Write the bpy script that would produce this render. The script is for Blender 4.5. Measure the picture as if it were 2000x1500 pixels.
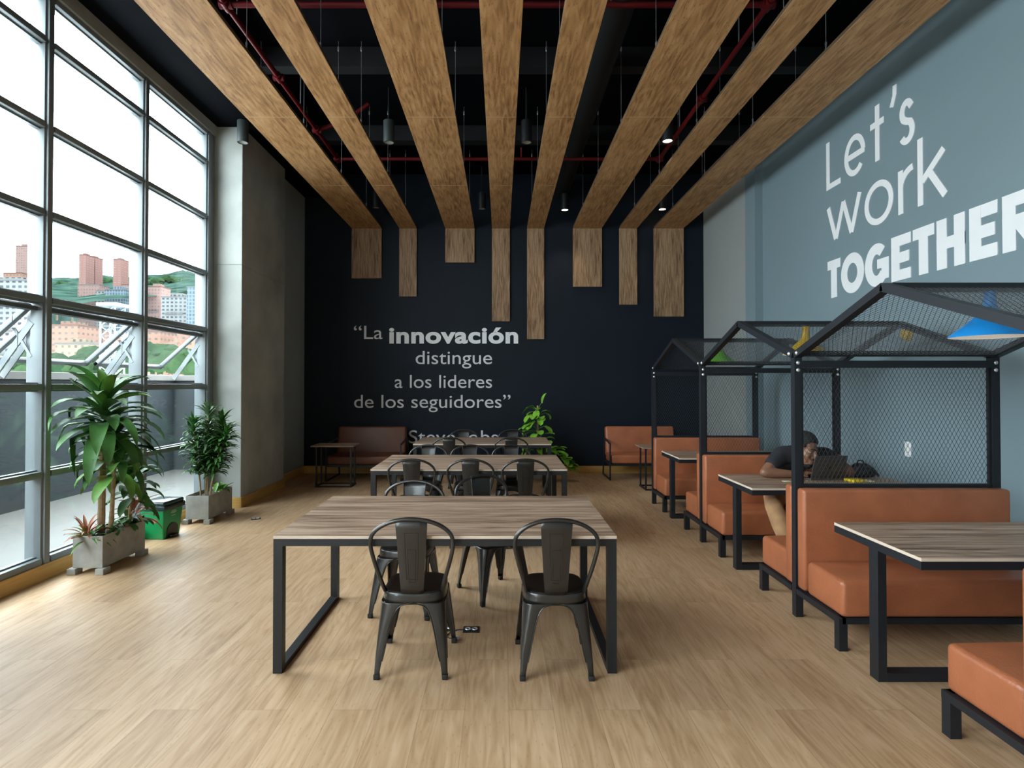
import bpy, bmesh, math, random
from mathutils import Vector, Matrix, Euler
R = math.radians
PI = math.pi
sc = bpy.context.scene
C = sc.collection
for _o in list(bpy.data.objects):
    bpy.data.objects.remove(_o)

# ------------------------------------------------------------------ camera, sky, light, exposure
cam_d = bpy.data.cameras.new('camera')
cam_d.sensor_width = 36.0
cam_d.lens = 36.0 * 1100 / 2000
cam_d.shift_x = 0.011
cam_d.shift_y = -0.00672
cam_d.clip_start = 0.05
cam_d.clip_end = 3000
cam = bpy.data.objects.new('camera', cam_d)
C.objects.link(cam)
cam.location = (0, 0, 1.58)
cam.rotation_euler = (R(90.7), 0, 0)
sc.camera = cam

world = bpy.data.worlds.new('overcast_sky')
sc.world = world
world.use_nodes = True
_nt = world.node_tree
_nt.nodes.clear()
_out = _nt.nodes.new('ShaderNodeOutputWorld')
_bg = _nt.nodes.new('ShaderNodeBackground')
_bg.inputs['Color'].default_value = (0.88, 0.965, 1.0, 1)
_bg.inputs['Strength'].default_value = 12.5
_nt.links.new(_bg.outputs[0], _out.inputs[0])
world.cycles.sampling_method = 'AUTOMATIC'

def area_light(name, loc, rot, sx, sy, power, col, portal=False):
    d = bpy.data.lights.new(name, 'AREA')
    d.shape = 'RECTANGLE'
    d.size, d.size_y = sx, sy
    d.energy = power
    d.color = col
    if portal:
        d.cycles.is_portal = True
    o = bpy.data.objects.new(name, d)
    C.objects.link(o)
    o.location = loc
    o.rotation_euler = rot
    return o
area_light('window_daylight_portal', (-3.9, 2.7, 2.45), (0, R(-90), 0), 4.7, 8.9, 1, (1, 1, 1), True)

vs = sc.view_settings
vs.view_transform = 'Standard'
vs.look = 'None'
vs.exposure = 0.28
vs.gamma = 1.0
vs.use_curve_mapping = False
sc.cycles.use_denoising = True
sc.cycles.max_bounces = 10
sc.cycles.diffuse_bounces = 6
sc.cycles.transparent_max_bounces = 24
sc.cycles.caustics_reflective = False
sc.cycles.caustics_refractive = False

# ------------------------------------------------------------------ materials
def _new(name):
    m = bpy.data.materials.new(name)
    m.use_nodes = True
    nt = m.node_tree
    b = nt.nodes.get('Principled BSDF')
    return m, nt, b

def _ramp(nt, stops):
    r = nt.nodes.new('ShaderNodeValToRGB')
    e = r.color_ramp.elements
    while len(e) < len(stops):
        e.new(0.5)
    for el, (p, c) in zip(e, stops):
        el.position = p
        el.color = (*c, 1)
    return r

def _coords(nt, scale=(1, 1, 1), rot=(0, 0, 0)):
    t = nt.nodes.new('ShaderNodeTexCoord')
    mp = nt.nodes.new('ShaderNodeMapping')
    mp.inputs['Scale'].default_value = scale
    mp.inputs['Rotation'].default_value = rot
    nt.links.new(t.outputs['Object'], mp.inputs['Vector'])
    return mp.outputs['Vector']

def mat(name, col, rough=0.5, metal=0.0, var=0.08, scale=6.0, bump=0.0, bscale=60.0, spec=0.5, coat=0.0):
    """a plain surface with a little noise in colour and relief"""
    m, nt, b = _new(name)
    v = _coords(nt)
    n = nt.nodes.new('ShaderNodeTexNoise')
    n.inputs['Scale'].default_value = scale
    n.inputs['Detail'].default_value = 4
    nt.links.new(v, n.inputs['Vector'])
    lo = tuple(max(0, c * (1 - var)) for c in col)
    hi = tuple(min(1, c * (1 + var)) for c in col)
    r = _ramp(nt, [(0.3, lo), (0.7, hi)])
    nt.links.new(n.outputs[0], r.inputs[0])
    nt.links.new(r.outputs[0], b.inputs['Base Color'])
    b.inputs['Roughness'].default_value = rough
    b.inputs['Metallic'].default_value = metal
    b.inputs['Specular IOR Level'].default_value = spec
    b.inputs['Coat Weight'].default_value = coat
    b.inputs['Coat Roughness'].default_value = 0.10
    if bump:
        n2 = nt.nodes.new('ShaderNodeTexNoise')
        n2.inputs['Scale'].default_value = bscale
        n2.inputs['Detail'].default_value = 3
        nt.links.new(v, n2.inputs['Vector'])
        bp = nt.nodes.new('ShaderNodeBump')
        bp.inputs['Strength'].default_value = bump
        bp.inputs['Distance'].default_value = 0.01
        nt.links.new(n2.outputs[0], bp.inputs['Height'])
        nt.links.new(bp.outputs[0], b.inputs['Normal'])
    return m

def wood(name, dark, mid, light, axis='X', rough=0.45, board=None, seed=0.0, ring=1.0, spec=0.4, knots=0.0, streak=1.0, fine=1.0, contrast=1.0, rings=22.0):
    """grain runs along `axis`; board = (length, width) lays planks along the axis"""
    m, nt, b = _new(name)
    L = nt.links
    tc = nt.nodes.new('ShaderNodeTexCoord')
    sep = nt.nodes.new('ShaderNodeSeparateXYZ')
    L.new(tc.outputs['Object'], sep.inputs[0])
    com = nt.nodes.new('ShaderNodeCombineXYZ')
    order = {'X': ('X', 'Y', 'Z'), 'Y': ('Y', 'X', 'Z'), 'Z': ('Z', 'X', 'Y')}[axis]
    for i, a in enumerate(order):
        L.new(sep.outputs[a], com.inputs[i])
    base = com.outputs[0]
    off = nt.nodes.new('ShaderNodeVectorMath')
    off.operation = 'ADD'
    off.inputs[1].default_value = (seed * 3.1, seed * 1.7, seed)
    L.new(base, off.inputs[0])
    vec = off.outputs[0]
    brick = None
    if board:
        brick = nt.nodes.new('ShaderNodeTexBrick')
        brick.offset = 0.37
        brick.inputs['Color1'].default_value = (0, 0, 0, 1)
        brick.inputs['Color2'].default_value = (1, 1, 1, 1)
        brick.inputs['Mortar'].default_value = (0.5, 0.5, 0.5, 1)
        brick.inputs['Scale'].default_value = 1.0
        brick.inputs['Brick Width'].default_value = board[0]
        brick.inputs['Row Height'].default_value = board[1]
        brick.inputs['Mortar Size'].default_value = board[2] if len(board) > 2 else 0.0012
        brick.inputs['Mortar Smooth'].default_value = 0.0
        L.new(vec, brick.inputs['Vector'])
        sh = nt.nodes.new('ShaderNodeVectorMath')
        sh.operation = 'MULTIPLY_ADD'
        sh.inputs[1].default_value = (7.3, 3.1, 11.7)
        L.new(brick.outputs['Color'], sh.inputs[0])
        L.new(vec, sh.inputs[2])
        vec = sh.outputs[0]
    # long fibres
    mp = nt.nodes.new('ShaderNodeMapping')
    mp.inputs['Scale'].default_value = (1.2 * streak, 26 * fine, 26 * fine)
    L.new(vec, mp.inputs['Vector'])
    n1 = nt.nodes.new('ShaderNodeTexNoise')
    n1.inputs['Scale'].default_value = 1.0
    n1.inputs['Detail'].default_value = 6
    n1.inputs['Distortion'].default_value = 0.6
    L.new(mp.outputs[0], n1.inputs['Vector'])
    # cathedral figure
    mp2 = nt.nodes.new('ShaderNodeMapping')
    mp2.inputs['Scale'].default_value = (0.55, 4.5, 4.5)
    L.new(vec, mp2.inputs['Vector'])
    n2 = nt.nodes.new('ShaderNodeTexNoise')
    n2.inputs['Scale'].default_value = 1.3
    n2.inputs['Detail'].default_value = 1.5
    L.new(mp2.outputs[0], n2.inputs['Vector'])
    mul = nt.nodes.new('ShaderNodeMath')
    mul.operation = 'MULTIPLY'
    mul.inputs[1].default_value = rings
    L.new(n2.outputs[0], mul.inputs[0])
    fr = nt.nodes.new('ShaderNodeMath')
    fr.operation = 'PINGPONG'
    fr.inputs[1].default_value = 1.0
    L.new(mul.outputs[0], fr.inputs[0])
    mixf = nt.nodes.new('ShaderNodeMix')
    mixf.data_type = 'FLOAT'
    mixf.inputs[0].default_value = 0.22 * ring
    L.new(n1.outputs[0], mixf.inputs[2])
    L.new(fr.outputs[0], mixf.inputs[3])
    # broad tone
    n3 = nt.nodes.new('ShaderNodeTexNoise')
    n3.inputs['Scale'].default_value = 1.0
    n3.inputs['Detail'].default_value = 2
    mp3 = nt.nodes.new('ShaderNodeMapping')
    mp3.inputs['Scale'].default_value = (0.9, 3.2, 3.2)
    L.new(vec, mp3.inputs['Vector'])
    L.new(mp3.outputs[0], n3.inputs['Vector'])
    mixg = nt.nodes.new('ShaderNodeMix')
    mixg.data_type = 'FLOAT'
    mixg.inputs[0].default_value = 0.35
    L.new(mixf.outputs[0], mixg.inputs[2])
    L.new(n3.outputs[0], mixg.inputs[3])
    rp = _ramp(nt, [(0.49 - 0.19 / contrast ** 0.5, dark), (0.49, mid), (0.49 + 0.19 / contrast ** 0.5, light)])
    L.new(mixg.outputs[0], rp.inputs[0])
    colr = rp.outputs[0]
    if knots:
        vo = nt.nodes.new('ShaderNodeTexVoronoi')
        mp4 = nt.nodes.new('ShaderNodeMapping')
        mp4.inputs['Scale'].default_value = (3.2, 9.0, 9.0)
        L.new(vec, mp4.inputs['Vector'])
        L.new(mp4.outputs[0], vo.inputs['Vector'])
        kr = _ramp(nt, [(0.05, (1, 1, 1)), (0.22, (0, 0, 0))])
        L.new(vo.outputs['Distance'], kr.inputs[0])
        kf = nt.nodes.new('ShaderNodeMath')
        kf.operation = 'MULTIPLY'
        kf.inputs[1].default_value = knots
        L.new(kr.outputs[0], kf.inputs[0])
        mk = nt.nodes.new('ShaderNodeMix')
        mk.data_type = 'RGBA'
        L.new(kf.outputs[0], mk.inputs[0])
        L.new(colr, mk.inputs[6])
        mk.inputs[7].default_value = (*[c * 0.55 for c in dark], 1)
        colr = mk.outputs[2]
    if brick:
        tone = nt.nodes.new('ShaderNodeMix')
        tone.data_type = 'RGBA'
        tone.blend_type = 'MULTIPLY'
        tone.inputs[0].default_value = 1.0
        tr = _ramp(nt, [(0.0, (0.9, 0.88, 0.86)), (1.0, (1.05, 1.04, 1.03))])
        L.new(brick.outputs['Color'], tr.inputs[0])
        L.new(colr, tone.inputs[6])
        L.new(tr.outputs[0], tone.inputs[7])
        seam = nt.nodes.new('ShaderNodeMix')
        seam.data_type = 'RGBA'
        L.new(brick.outputs['Fac'], seam.inputs[0])
        L.new(tone.outputs[2], seam.inputs[6])
        seam.inputs[7].default_value = (*[c * 0.6 for c in dark], 1)
        colr = seam.outputs[2]
    L.new(colr, b.inputs['Base Color'])
    b.inputs['Roughness'].default_value = rough
    b.inputs['Specular IOR Level'].default_value = spec
    bp = nt.nodes.new('ShaderNodeBump')
    bp.inputs['Strength'].default_value = 0.06
    bp.inputs['Distance'].default_value = 0.004
    L.new(n1.outputs[0], bp.inputs['Height'])
    L.new(bp.outputs[0], b.inputs['Normal'])
    return m

def facade(name, wall, win, w, h, gap, rough=0.8):
    """a far building's face: rows of windows as one surface pattern"""
    m, nt, b = _new(name)
    L = nt.links
    tc = nt.nodes.new('ShaderNodeTexCoord')
    sep = nt.nodes.new('ShaderNodeSeparateXYZ')
    L.new(tc.outputs['Object'], sep.inputs[0])
    add = nt.nodes.new('ShaderNodeMath')
    L.new(sep.outputs['X'], add.inputs[0])
    L.new(sep.outputs['Y'], add.inputs[1])
    com = nt.nodes.new('ShaderNodeCombineXYZ')
    L.new(add.outputs[0], com.inputs[0])
    L.new(sep.outputs['Z'], com.inputs[1])
    br = nt.nodes.new('ShaderNodeTexBrick')
    br.offset = 0.0
    br.inputs['Color1'].default_value = (*win, 1)
    br.inputs['Color2'].default_value = (*[c * 1.5 for c in win], 1)
    br.inputs['Mortar'].default_value = (*wall, 1)
    br.inputs['Scale'].default_value = 1.0
    br.inputs['Brick Width'].default_value = w
    br.inputs['Row Height'].default_value = h
    br.inputs['Mortar Size'].default_value = gap
    br.inputs['Mortar Smooth'].default_value = 0.0
    L.new(com.outputs[0], br.inputs['Vector'])
    L.new(br.outputs['Color'], b.inputs['Base Color'])
    b.inputs['Specular IOR Level'].default_value = 0.0
    b.inputs['Roughness'].default_value = rough
    return m

def glass(name, tint=(0.96, 0.99, 1.0), refl=0.05):
    m = bpy.data.materials.new(name)
    m.use_nodes = True
    nt = m.node_tree
    nt.nodes.clear()
    o = nt.nodes.new('ShaderNodeOutputMaterial')
    t = nt.nodes.new('ShaderNodeBsdfTransparent')
    t.inputs[0].default_value = (*tint, 1)
    g = nt.nodes.new('ShaderNodeBsdfGlossy')
    g.inputs['Roughness'].default_value = 0.02
    lw = nt.nodes.new('ShaderNodeLayerWeight')
    lw.inputs['Blend'].default_value = 0.5
    pw = nt.nodes.new('ShaderNodeMath')
    pw.operation = 'POWER'
    pw.inputs[1].default_value = 5.0
    nt.links.new(lw.outputs['Facing'], pw.inputs[0])
    ma = nt.nodes.new('ShaderNodeMath')
    ma.operation = 'MULTIPLY_ADD'
    ma.inputs[1].default_value = 0.8
    ma.inputs[2].default_value = refl
    nt.links.new(pw.outputs[0], ma.inputs[0])
    mx = nt.nodes.new('ShaderNodeMixShader')
    nt.links.new(ma.outputs[0], mx.inputs[0])
    nt.links.new(t.outputs[0], mx.inputs[1])
    nt.links.new(g.outputs[0], mx.inputs[2])
    nt.links.new(mx.outputs[0], o.inputs[0])
    return m

def glow(name, col, strength):
    m, nt, b = _new(name)
    b.inputs['Base Color'].default_value = (*col, 1)
    b.inputs['Emission Color'].default_value = (*col, 1)
    b.inputs['Emission Strength'].default_value = strength
    return m

M = {}
M['floor'] = wood('oak_laminate_floor', (0.38, 0.232, 0.122), (0.525, 0.345, 0.200), (0.62, 0.435, 0.275), 'Y', 0.47, (1.35, 0.215, 0.0007), 2.0, 0.6, 0.36, 0.3, 2.6, 1.2, 1.15, 34.0)
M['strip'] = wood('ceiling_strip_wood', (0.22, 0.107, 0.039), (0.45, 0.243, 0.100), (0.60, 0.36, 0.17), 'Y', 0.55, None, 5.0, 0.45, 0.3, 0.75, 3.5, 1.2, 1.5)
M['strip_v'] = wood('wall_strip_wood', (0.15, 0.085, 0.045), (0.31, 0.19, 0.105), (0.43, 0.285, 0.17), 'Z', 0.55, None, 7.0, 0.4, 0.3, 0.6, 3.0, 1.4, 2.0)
M['strip_joint'] = mat('pale_strip_joint', (0.58, 0.40, 0.22), 0.5)
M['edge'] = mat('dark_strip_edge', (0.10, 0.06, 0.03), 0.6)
M['table'] = wood('table_walnut', (0.13, 0.080, 0.055), (0.32, 0.215, 0.150), (0.50, 0.365, 0.27), 'X', 0.42, (40.0, 0.12, 0.0), 11.0, 0.6, 0.4, 0.2, 0.9, 1.3, 2.0)
M['table_edge'] = mat('pale_table_edge', (0.62, 0.52, 0.42), 0.5)
M['skirting'] = wood('honey_oak_skirting', (0.40, 0.22, 0.05), (0.56, 0.34, 0.10), (0.66, 0.43, 0.15), 'Y', 0.4, None, 3.0, 0.4)
M['skirting_x'] = wood('honey_oak_skirting_back', (0.40, 0.22, 0.05), (0.56, 0.34, 0.10), (0.66, 0.43, 0.15), 'X', 0.4, None, 4.0, 0.4)
M['navy'] = mat('navy_wall_paint', (0.0034, 0.0082, 0.0160), 0.6, 0, 0.12, 1.2, 0.15, 40, 0.25)
M['bluegrey'] = mat('bluegrey_wall_paint', (0.195, 0.265, 0.295), 0.6, 0, 0.03, 0.8, 0.06, 90, 0.3)
M['grey_wall'] = mat('grey_wall_paint', (0.32, 0.34, 0.33), 0.7, 0, 0.04, 1.0, 0.1, 60, 0.3)
M['white_wall'] = mat('white_wall_paint', (0.7, 0.7, 0.68), 0.7)
M['concrete'] = mat('board_cast_concrete', (0.39, 0.405, 0.38), 0.75, 0, 0.22, 1.6, 0.25, 24, 0.3)
M['planter'] = mat('planter_concrete', (0.36, 0.36, 0.335), 0.8, 0, 0.18, 7, 0.25, 50, 0.3)
M['black_ceiling'] = mat('black_ceiling_paint', (0.003, 0.0035, 0.005), 0.9, 0, 0.2, 2, 0, 1, 0.05)
M['duct'] = mat('black_duct_metal', (0.0025, 0.003, 0.004), 0.7, 0.0)
M['alu'] = mat('window_aluminium', (0.20, 0.225, 0.235), 0.45, 0.15, 0.04)
M['alu_dark'] = mat('window_gasket_grey', (0.10, 0.115, 0.12), 0.5)
M['glass'] = glass('window_glass')
M['black_metal'] = mat('black_powder_coat', (0.012, 0.0145, 0.019), 0.45, 0, 0.1, 30, 0, 1, 0.4)
M['mesh_metal'] = mat('expanded_metal_grey', (0.045, 0.050, 0.055), 0.45, 0.2, 0.1, 30)
M['frame_grey'] = mat('charcoal_table_frame', (0.013, 0.0145, 0.017), 0.45, 0, 0.1, 30, 0, 1, 0.35)
M['chair'] = mat('gunmetal_lacquer', (0.017, 0.0165, 0.016), 0.32, 0.15, 0.1, 8, 0, 1, 0.5, 0.45)
M['chair_seat'] = mat('black_chair_seat', (0.009, 0.008, 0.0075), 0.4, 0.0, 0.1, 8)
M['rubber'] = mat('black_rubber', (0.01, 0.01, 0.01), 0.7)
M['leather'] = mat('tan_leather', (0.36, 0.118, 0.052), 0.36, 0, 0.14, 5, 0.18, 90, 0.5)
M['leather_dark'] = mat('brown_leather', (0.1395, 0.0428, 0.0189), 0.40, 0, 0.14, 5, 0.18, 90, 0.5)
M['steel'] = mat('zinc_bolt_steel', (0.75, 0.76, 0.78), 0.3, 0.7)
M['wire'] = mat('galvanised_wire', (0.40, 0.41, 0.42), 0.4, 0.6)
M['red_pipe'] = mat('red_pipe_paint', (0.11, 0.004, 0.006), 0.5, 0, 0.1, 6, 0, 1, 0.25)
M['white_letter'] = mat('white_vinyl', (0.86, 0.87, 0.88), 0.5, 0, 0.02)
M['grey_letter'] = mat('offwhite_vinyl', (0.74, 0.74, 0.76), 0.5, 0, 0.02)
M['white_plastic'] = mat('white_plastic', (0.8, 0.8, 0.8), 0.35, 0, 0.02)
M['blue_lamp'] = mat('blue_lamp_enamel', (0.012, 0.27, 0.72), 0.3)
M['yellow_lamp'] = mat('yellow_lamp_enamel', (0.62, 0.40, 0.02), 0.3)
M['green_lamp'] = mat('green_lamp_enamel', (0.16, 0.55, 0.03), 0.3)
M['lamp_white'] = mat('white_lamp_inside', (0.82, 0.82, 0.8), 0.5, 0, 0.02)
M['spot_glow'] = glow('spotlight_lit_lens', (1.0, 0.86, 0.66), 6.0)
M['bulb_glow'] = glow('lit_bulb', (1.0, 0.95, 0.88), 8.0)
M['spot_off'] = mat('spotlight_lens', (0.55, 0.55, 0.52), 0.25)
M['spot_grey'] = mat('spotlight_grey_body', (0.045, 0.06, 0.062), 0.5)
M['leaf'] = mat('dark_green_leaf', (0.055, 0.17, 0.035), 0.5, 0, 0.4, 5, 0, 1, 0.5)
M['leaf_light'] = mat('fresh_green_leaf', (0.13, 0.30, 0.045), 0.5, 0, 0.3, 5)
M['leaf_pale'] = mat('grey_green_leaf', (0.10, 0.19, 0.085), 0.42, 0, 0.35, 5)
M['leaf_pothos'] = mat('bright_pothos_leaf', (0.22, 0.50, 0.045), 0.35, 0, 0.35, 9)
M['leaf_pink'] = mat('pink_bronze_leaf', (0.46, 0.20, 0.11), 0.45, 0, 0.3, 12)
M['cane'] = mat('plant_cane_bark', (0.34, 0.24, 0.13), 0.8, 0, 0.25, 30, 0.4, 60)
M['soil'] = mat('potting_soil', (0.05, 0.035, 0.022), 0.95, 0, 0.4, 40, 0.6, 60)
M['bin_green'] = mat('green_plastic', (0.008, 0.27, 0.085), 0.35)
M['bin_lid'] = mat('dark_lid_plastic', (0.022, 0.045, 0.045), 0.22)
M['bin_black'] = mat('black_plastic', (0.012, 0.013, 0.014), 0.4)
M['skin'] = mat('brown_skin', (0.22, 0.105, 0.06), 0.42, 0, 0.12, 20)
M['hair'] = mat('black_hair', (0.009, 0.008, 0.008), 0.8, 0, 0.3, 120, 0.5, 200)
M['shirt'] = mat('black_tshirt', (0.018, 0.018, 0.023), 0.85, 0, 0.15, 20)
M['trousers'] = mat('tan_trousers', (0.52, 0.30, 0.15), 0.85, 0, 0.15, 14, 0.2, 20)
M['shoe'] = mat('dark_shoe', (0.02, 0.02, 0.022), 0.6)
M['eye'] = mat('eye_white', (0.30, 0.27, 0.25), 0.4)
M['lip'] = mat('lip_skin', (0.24, 0.09, 0.07), 0.4)
M['laptop'] = mat('grey_laptop_metal', (0.085, 0.075, 0.070), 0.4, 0.4, 0.03)
M['laptop_key'] = mat('black_keys', (0.012, 0.012, 0.013), 0.5)
M['yellow'] = mat('yellow_cover', (0.80, 0.58, 0.02), 0.45)
M['paper'] = mat('cream_paper', (0.72, 0.66, 0.42), 0.7)
M['bag'] = mat('black_nylon', (0.014, 0.015, 0.017), 0.7, 0, 0.2, 20, 0.5, 14)
M['parapet'] = mat('slate_render', (0.0255, 0.0342, 0.0398), 0.8, 0, 0.08, 0.8)
M['parapet_cap'] = mat('pale_coping', (0.1080, 0.1080, 0.1044), 0.7)
M['terrace'] = mat('terrace_tile', (0.1122, 0.1106, 0.1023), 0.6, 0, 0.06, 2)
M['socket_metal'] = mat('brushed_socket', (0.06, 0.06, 0.06), 0.35, 0.6)
M['hill'] = mat('hazed_wooded_hillside', (0.0160, 0.0310, 0.0245), 0.95, 0, 0.6, 0.035, spec=0.0)  # aerial haze painted into the woodland green, which is paler and bluer
M['hill_far'] = mat('haze_tinted_mountain', (0.0300, 0.0420, 0.0520), 0.95, 0, 0.2, 0.006, spec=0.0)  # pale bluish albedo stands in for distance haze
M['tree'] = mat('tree_crown', (0.0115, 0.0250, 0.0125), 0.9, 0, 0.6, 0.9, spec=0.0)
M['tree_b'] = mat('tree_crown_light', (0.0165, 0.0320, 0.0150), 0.9, 0, 0.5, 0.9, spec=0.0)
M['bark'] = mat('tree_bark', (0.10, 0.075, 0.05), 0.9, spec=0.0)
M['mast'] = mat('white_lattice_steel', (0.0887, 0.1057, 0.1228), 0.5, 0.2)
M['roof_pale'] = mat('pale_roof', (0.0573, 0.0573, 0.0573), 0.8, spec=0.0)
M['roof_brick'] = mat('clay_roof', (0.0600, 0.0360, 0.0280), 0.8, spec=0.0)

# ------------------------------------------------------------------ mesh helpers
def bx(bm, x0, x1, y0, y1, z0, z1, bev=0.0, seg=2):
    mt = Matrix.Translation(((x0 + x1) / 2, (y0 + y1) / 2, (z0 + z1) / 2)) @ Matrix.Diagonal((abs(x1 - x0), abs(y1 - y0), abs(z1 - z0), 1))
    r = bmesh.ops.create_cube(bm, size=1.0, matrix=mt)
    if bev:
        es = list({e for v in r['verts'] for e in v.link_edges})
        bmesh.ops.bevel(bm, geom=es, offset=bev, segments=seg, affect='EDGES', profile=0.5)

def box(*a, **k):
    bm = bmesh.new()
    bx(bm, *a, **k)
    return bm

def tube(bm, pts, r, n=8, cap=True):
    pts = [Vector(p) for p in pts]
    rs = r if isinstance(r, (list, tuple)) else [r] * len(pts)
    t0 = (pts[1] - pts[0]).normalized()
    up = Vector((0, 0, 1)) if abs(t0.z) < 0.9 else Vector((1, 0, 0))
    nrm = t0.cross(up).normalized()
    rings = []
    for i, p in enumerate(pts):
        a = pts[max(i - 1, 0)]
        c = pts[min(i + 1, len(pts) - 1)]
        t = (c - a).normalized()
        nrm = (nrm - t * nrm.dot(t)).normalized()
        bn = t.cross(nrm)
        rings.append([bm.verts.new(p + (nrm * math.cos(k * 2 * PI / n) + bn * math.sin(k * 2 * PI / n)) * rs[i]) for k in range(n)])
    for i in range(len(rings) - 1):
        for k in range(n):
            bm.faces.new((rings[i][k], rings[i][(k + 1) % n], rings[i + 1][(k + 1) % n], rings[i + 1][k]))
    if cap:
        bm.faces.new(list(reversed(rings[0])))
        bm.faces.new(rings[-1])

def bar(bm, p, q, w, h=None, up=(0, 0, 1)):
    """a square bar from p to q"""
    h = h or w
    p, q = Vector(p), Vector(q)
    d = (q - p).normalized()
    u = Vector(up)
    s = d.cross(u)
    if s.length < 1e-4:
        s = d.cross(Vector((0, 1, 0)))
    s.normalize()
    u = s.cross(d).normalized()
    v = []
    for e in (p, q):
        for a, b in ((-1, -1), (1, -1), (1, 1), (-1, 1)):
            v.append(bm.verts.new(e + s * a * w / 2 + u * b * h / 2))
    for f in ((3, 2, 1, 0), (4, 5, 6, 7), (0, 1, 5, 4), (1, 2, 6, 5), (2, 3, 7, 6), (3, 0, 4, 7)):
        bm.faces.new([v[i] for i in f])

def lathe(bm, prof, n=24, cx=0, cy=0, close_ends=False):
    rings = [[bm.verts.new((cx + r * math.cos(2 * PI * k / n), cy + r * math.sin(2 * PI * k / n), z)) for k in range(n)] for r, z in prof]
    for i in range(len(rings) - 1):
        for k in range(n):
            bm.faces.new((rings[i][k], rings[i][(k + 1) % n], rings[i + 1][(k + 1) % n], rings[i + 1][k]))
    if close_ends:
        bm.faces.new(list(reversed(rings[0])))
        bm.faces.new(rings[-1])

def ball(bm, c, r, sub=2, rot=None):
    rr = r if isinstance(r, (tuple, list)) else (r, r, r)
    mt = Matrix.Translation(c) @ (rot.to_matrix().to_4x4() if rot else Matrix()) @ Matrix.Diagonal((*rr, 1))
    bmesh.ops.create_icosphere(bm, subdivisions=sub, radius=1.0, matrix=mt)

def spline(pts, k=5):
    pts = [Vector(p) for p in pts]
    out = []
    for i in range(len(pts) - 1):
        a, b, c, d = pts[max(i - 1, 0)], pts[i], pts[i + 1], pts[min(i + 2, len(pts) - 1)]
        for j in range(k):
            t = j / k
            out.append(0.5 * ((2 * b) + (c - a) * t + (2 * a - 5 * b + 4 * c - d) * t * t + (3 * b - a - 3 * c + d) * t ** 3))
    out.append(pts[-1])
    return out

def obj(name, bm, m, parent=None, smooth=True, ang=35, loc=None, rot=None):
    me = bpy.data.meshes.new(name)
    bmesh.ops.recalc_face_normals(bm, faces=bm.faces)
    bm.to_mesh(me)
    bm.free()
    ms = m if isinstance(m, (list, tuple)) else [m]
    for x in ms:
        me.materials.append(x)
    if smooth:
        me.shade_smooth()
        me.set_sharp_from_angle(angle=R(ang))
    o = bpy.data.objects.new(name, me)
    C.objects.link(o)
    if parent:
        o.parent = parent
    if loc:
        o.location = loc
    if rot:
        o.rotation_euler = rot
    return o

def bake(o, *mods):
    """apply modifiers to the mesh itself"""
    for kind, kw in mods:
        md = o.modifiers.new(kind, kind)
        for k, v in kw.items():
            setattr(md, k, v)
    bpy.context.view_layer.update()
    dg = bpy.context.evaluated_depsgraph_get()
    me = bpy.data.meshes.new_from_object(o.evaluated_get(dg))
    old = o.data
    o.modifiers.clear()
    o.data = me
    me.name = old.name
    return o

def tag(o, label, cat, group=None, kind=None):
    o['label'] = label
    o['category'] = cat
    if group:
        o['group'] = group
    if kind:
        o['kind'] = kind
    return o

def thing(name, label, cat, loc=(0, 0, 0), rz=0.0, group=None):
    o = bpy.data.objects.new(name, None)
    o.empty_display_size = 0.1
    C.objects.link(o)
    o.location = loc
    o.rotation_euler = (0, 0, rz)
    return tag(o, label, cat, group)

def struct(name, bm, m, parent=None, smooth=False):
    o = obj(name, bm, m, parent, smooth)
    if not parent:
        o['kind'] = 'structure'
    return o

def copy_tree(o, parent=None):
    c = o.copy()
    C.objects.link(c)
    if parent:
        c.parent = parent
    for ch in list(o.children):
        copy_tree(ch, c)
    return c

# ------------------------------------------------------------------ the room
struct('floor', box(-3.72, 4.0, -5.0, 10.2, -0.12, 0), M['floor'])
struct('wall_back', box(-3.9, 4.0, 10.0, 10.2, 0, 5.4), M['navy'])
struct('wall_right', box(3.72, 3.95, -5.0, 7.972, 0, 5.4), M['bluegrey'])
struct('wall_right_pilaster', box(3.61, 3.95, 7.972, 8.29, 0, 5.4), M['bluegrey'])
struct('wall_right_end', box(3.61, 3.95, 8.29, 10.0, 0, 5.4), M['grey_wall'])
struct('wall_left', box(-3.75, -3.49, 8.66, 10.0, 0, 5.4), M['grey_wall'])
struct('wall_front', box(-3.9, 4.0, -5.2, -5.0, 0, 5.4), M['white_wall'])
struct('ceiling', box(-3.9, 4.0, -5.2, 10.2, 5.32, 5.5), M['black_ceiling'])
struct('ceiling_soffit', box(-3.9, -2.95, -5.0, 10.0, 4.9, 5.32), M['black_ceiling'])
struct('wall_left_lintel', box(-3.86, -3.66, -5.0, 7.23, 4.775, 4.9), M['concrete'])
bm = bmesh.new()                                # dark roof beams and a duct above the strips
for y in (2.4, 4.3, 6.2, 8.1):
    bx(bm, -2.95, 3.72, y, y + 0.16, 5.10, 5.32)
struct('ceiling_beam', bm, M['duct'])
bm = bmesh.new()
tube(bm, [(1.05, -5, 5.0), (1.05, 9.9, 5.0)], 0.16, 20)
struct('ceiling_duct', bm, M['duct'], smooth=True)

bm = bmesh.new()                                # concrete pillar in two lifts with a shadow joint
bx(bm, -3.70, -3.33, 7.23, 8.66, 0, 3.105, 0.006)
bx(bm, -3.70, -3.33, 7.23, 8.66, 3.118, 4.9, 0.006)
bx(bm, -3.71, -3.338, 7.24, 8.65, 3.0, 3.2)
struct('column', bm, M['concrete'])

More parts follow.
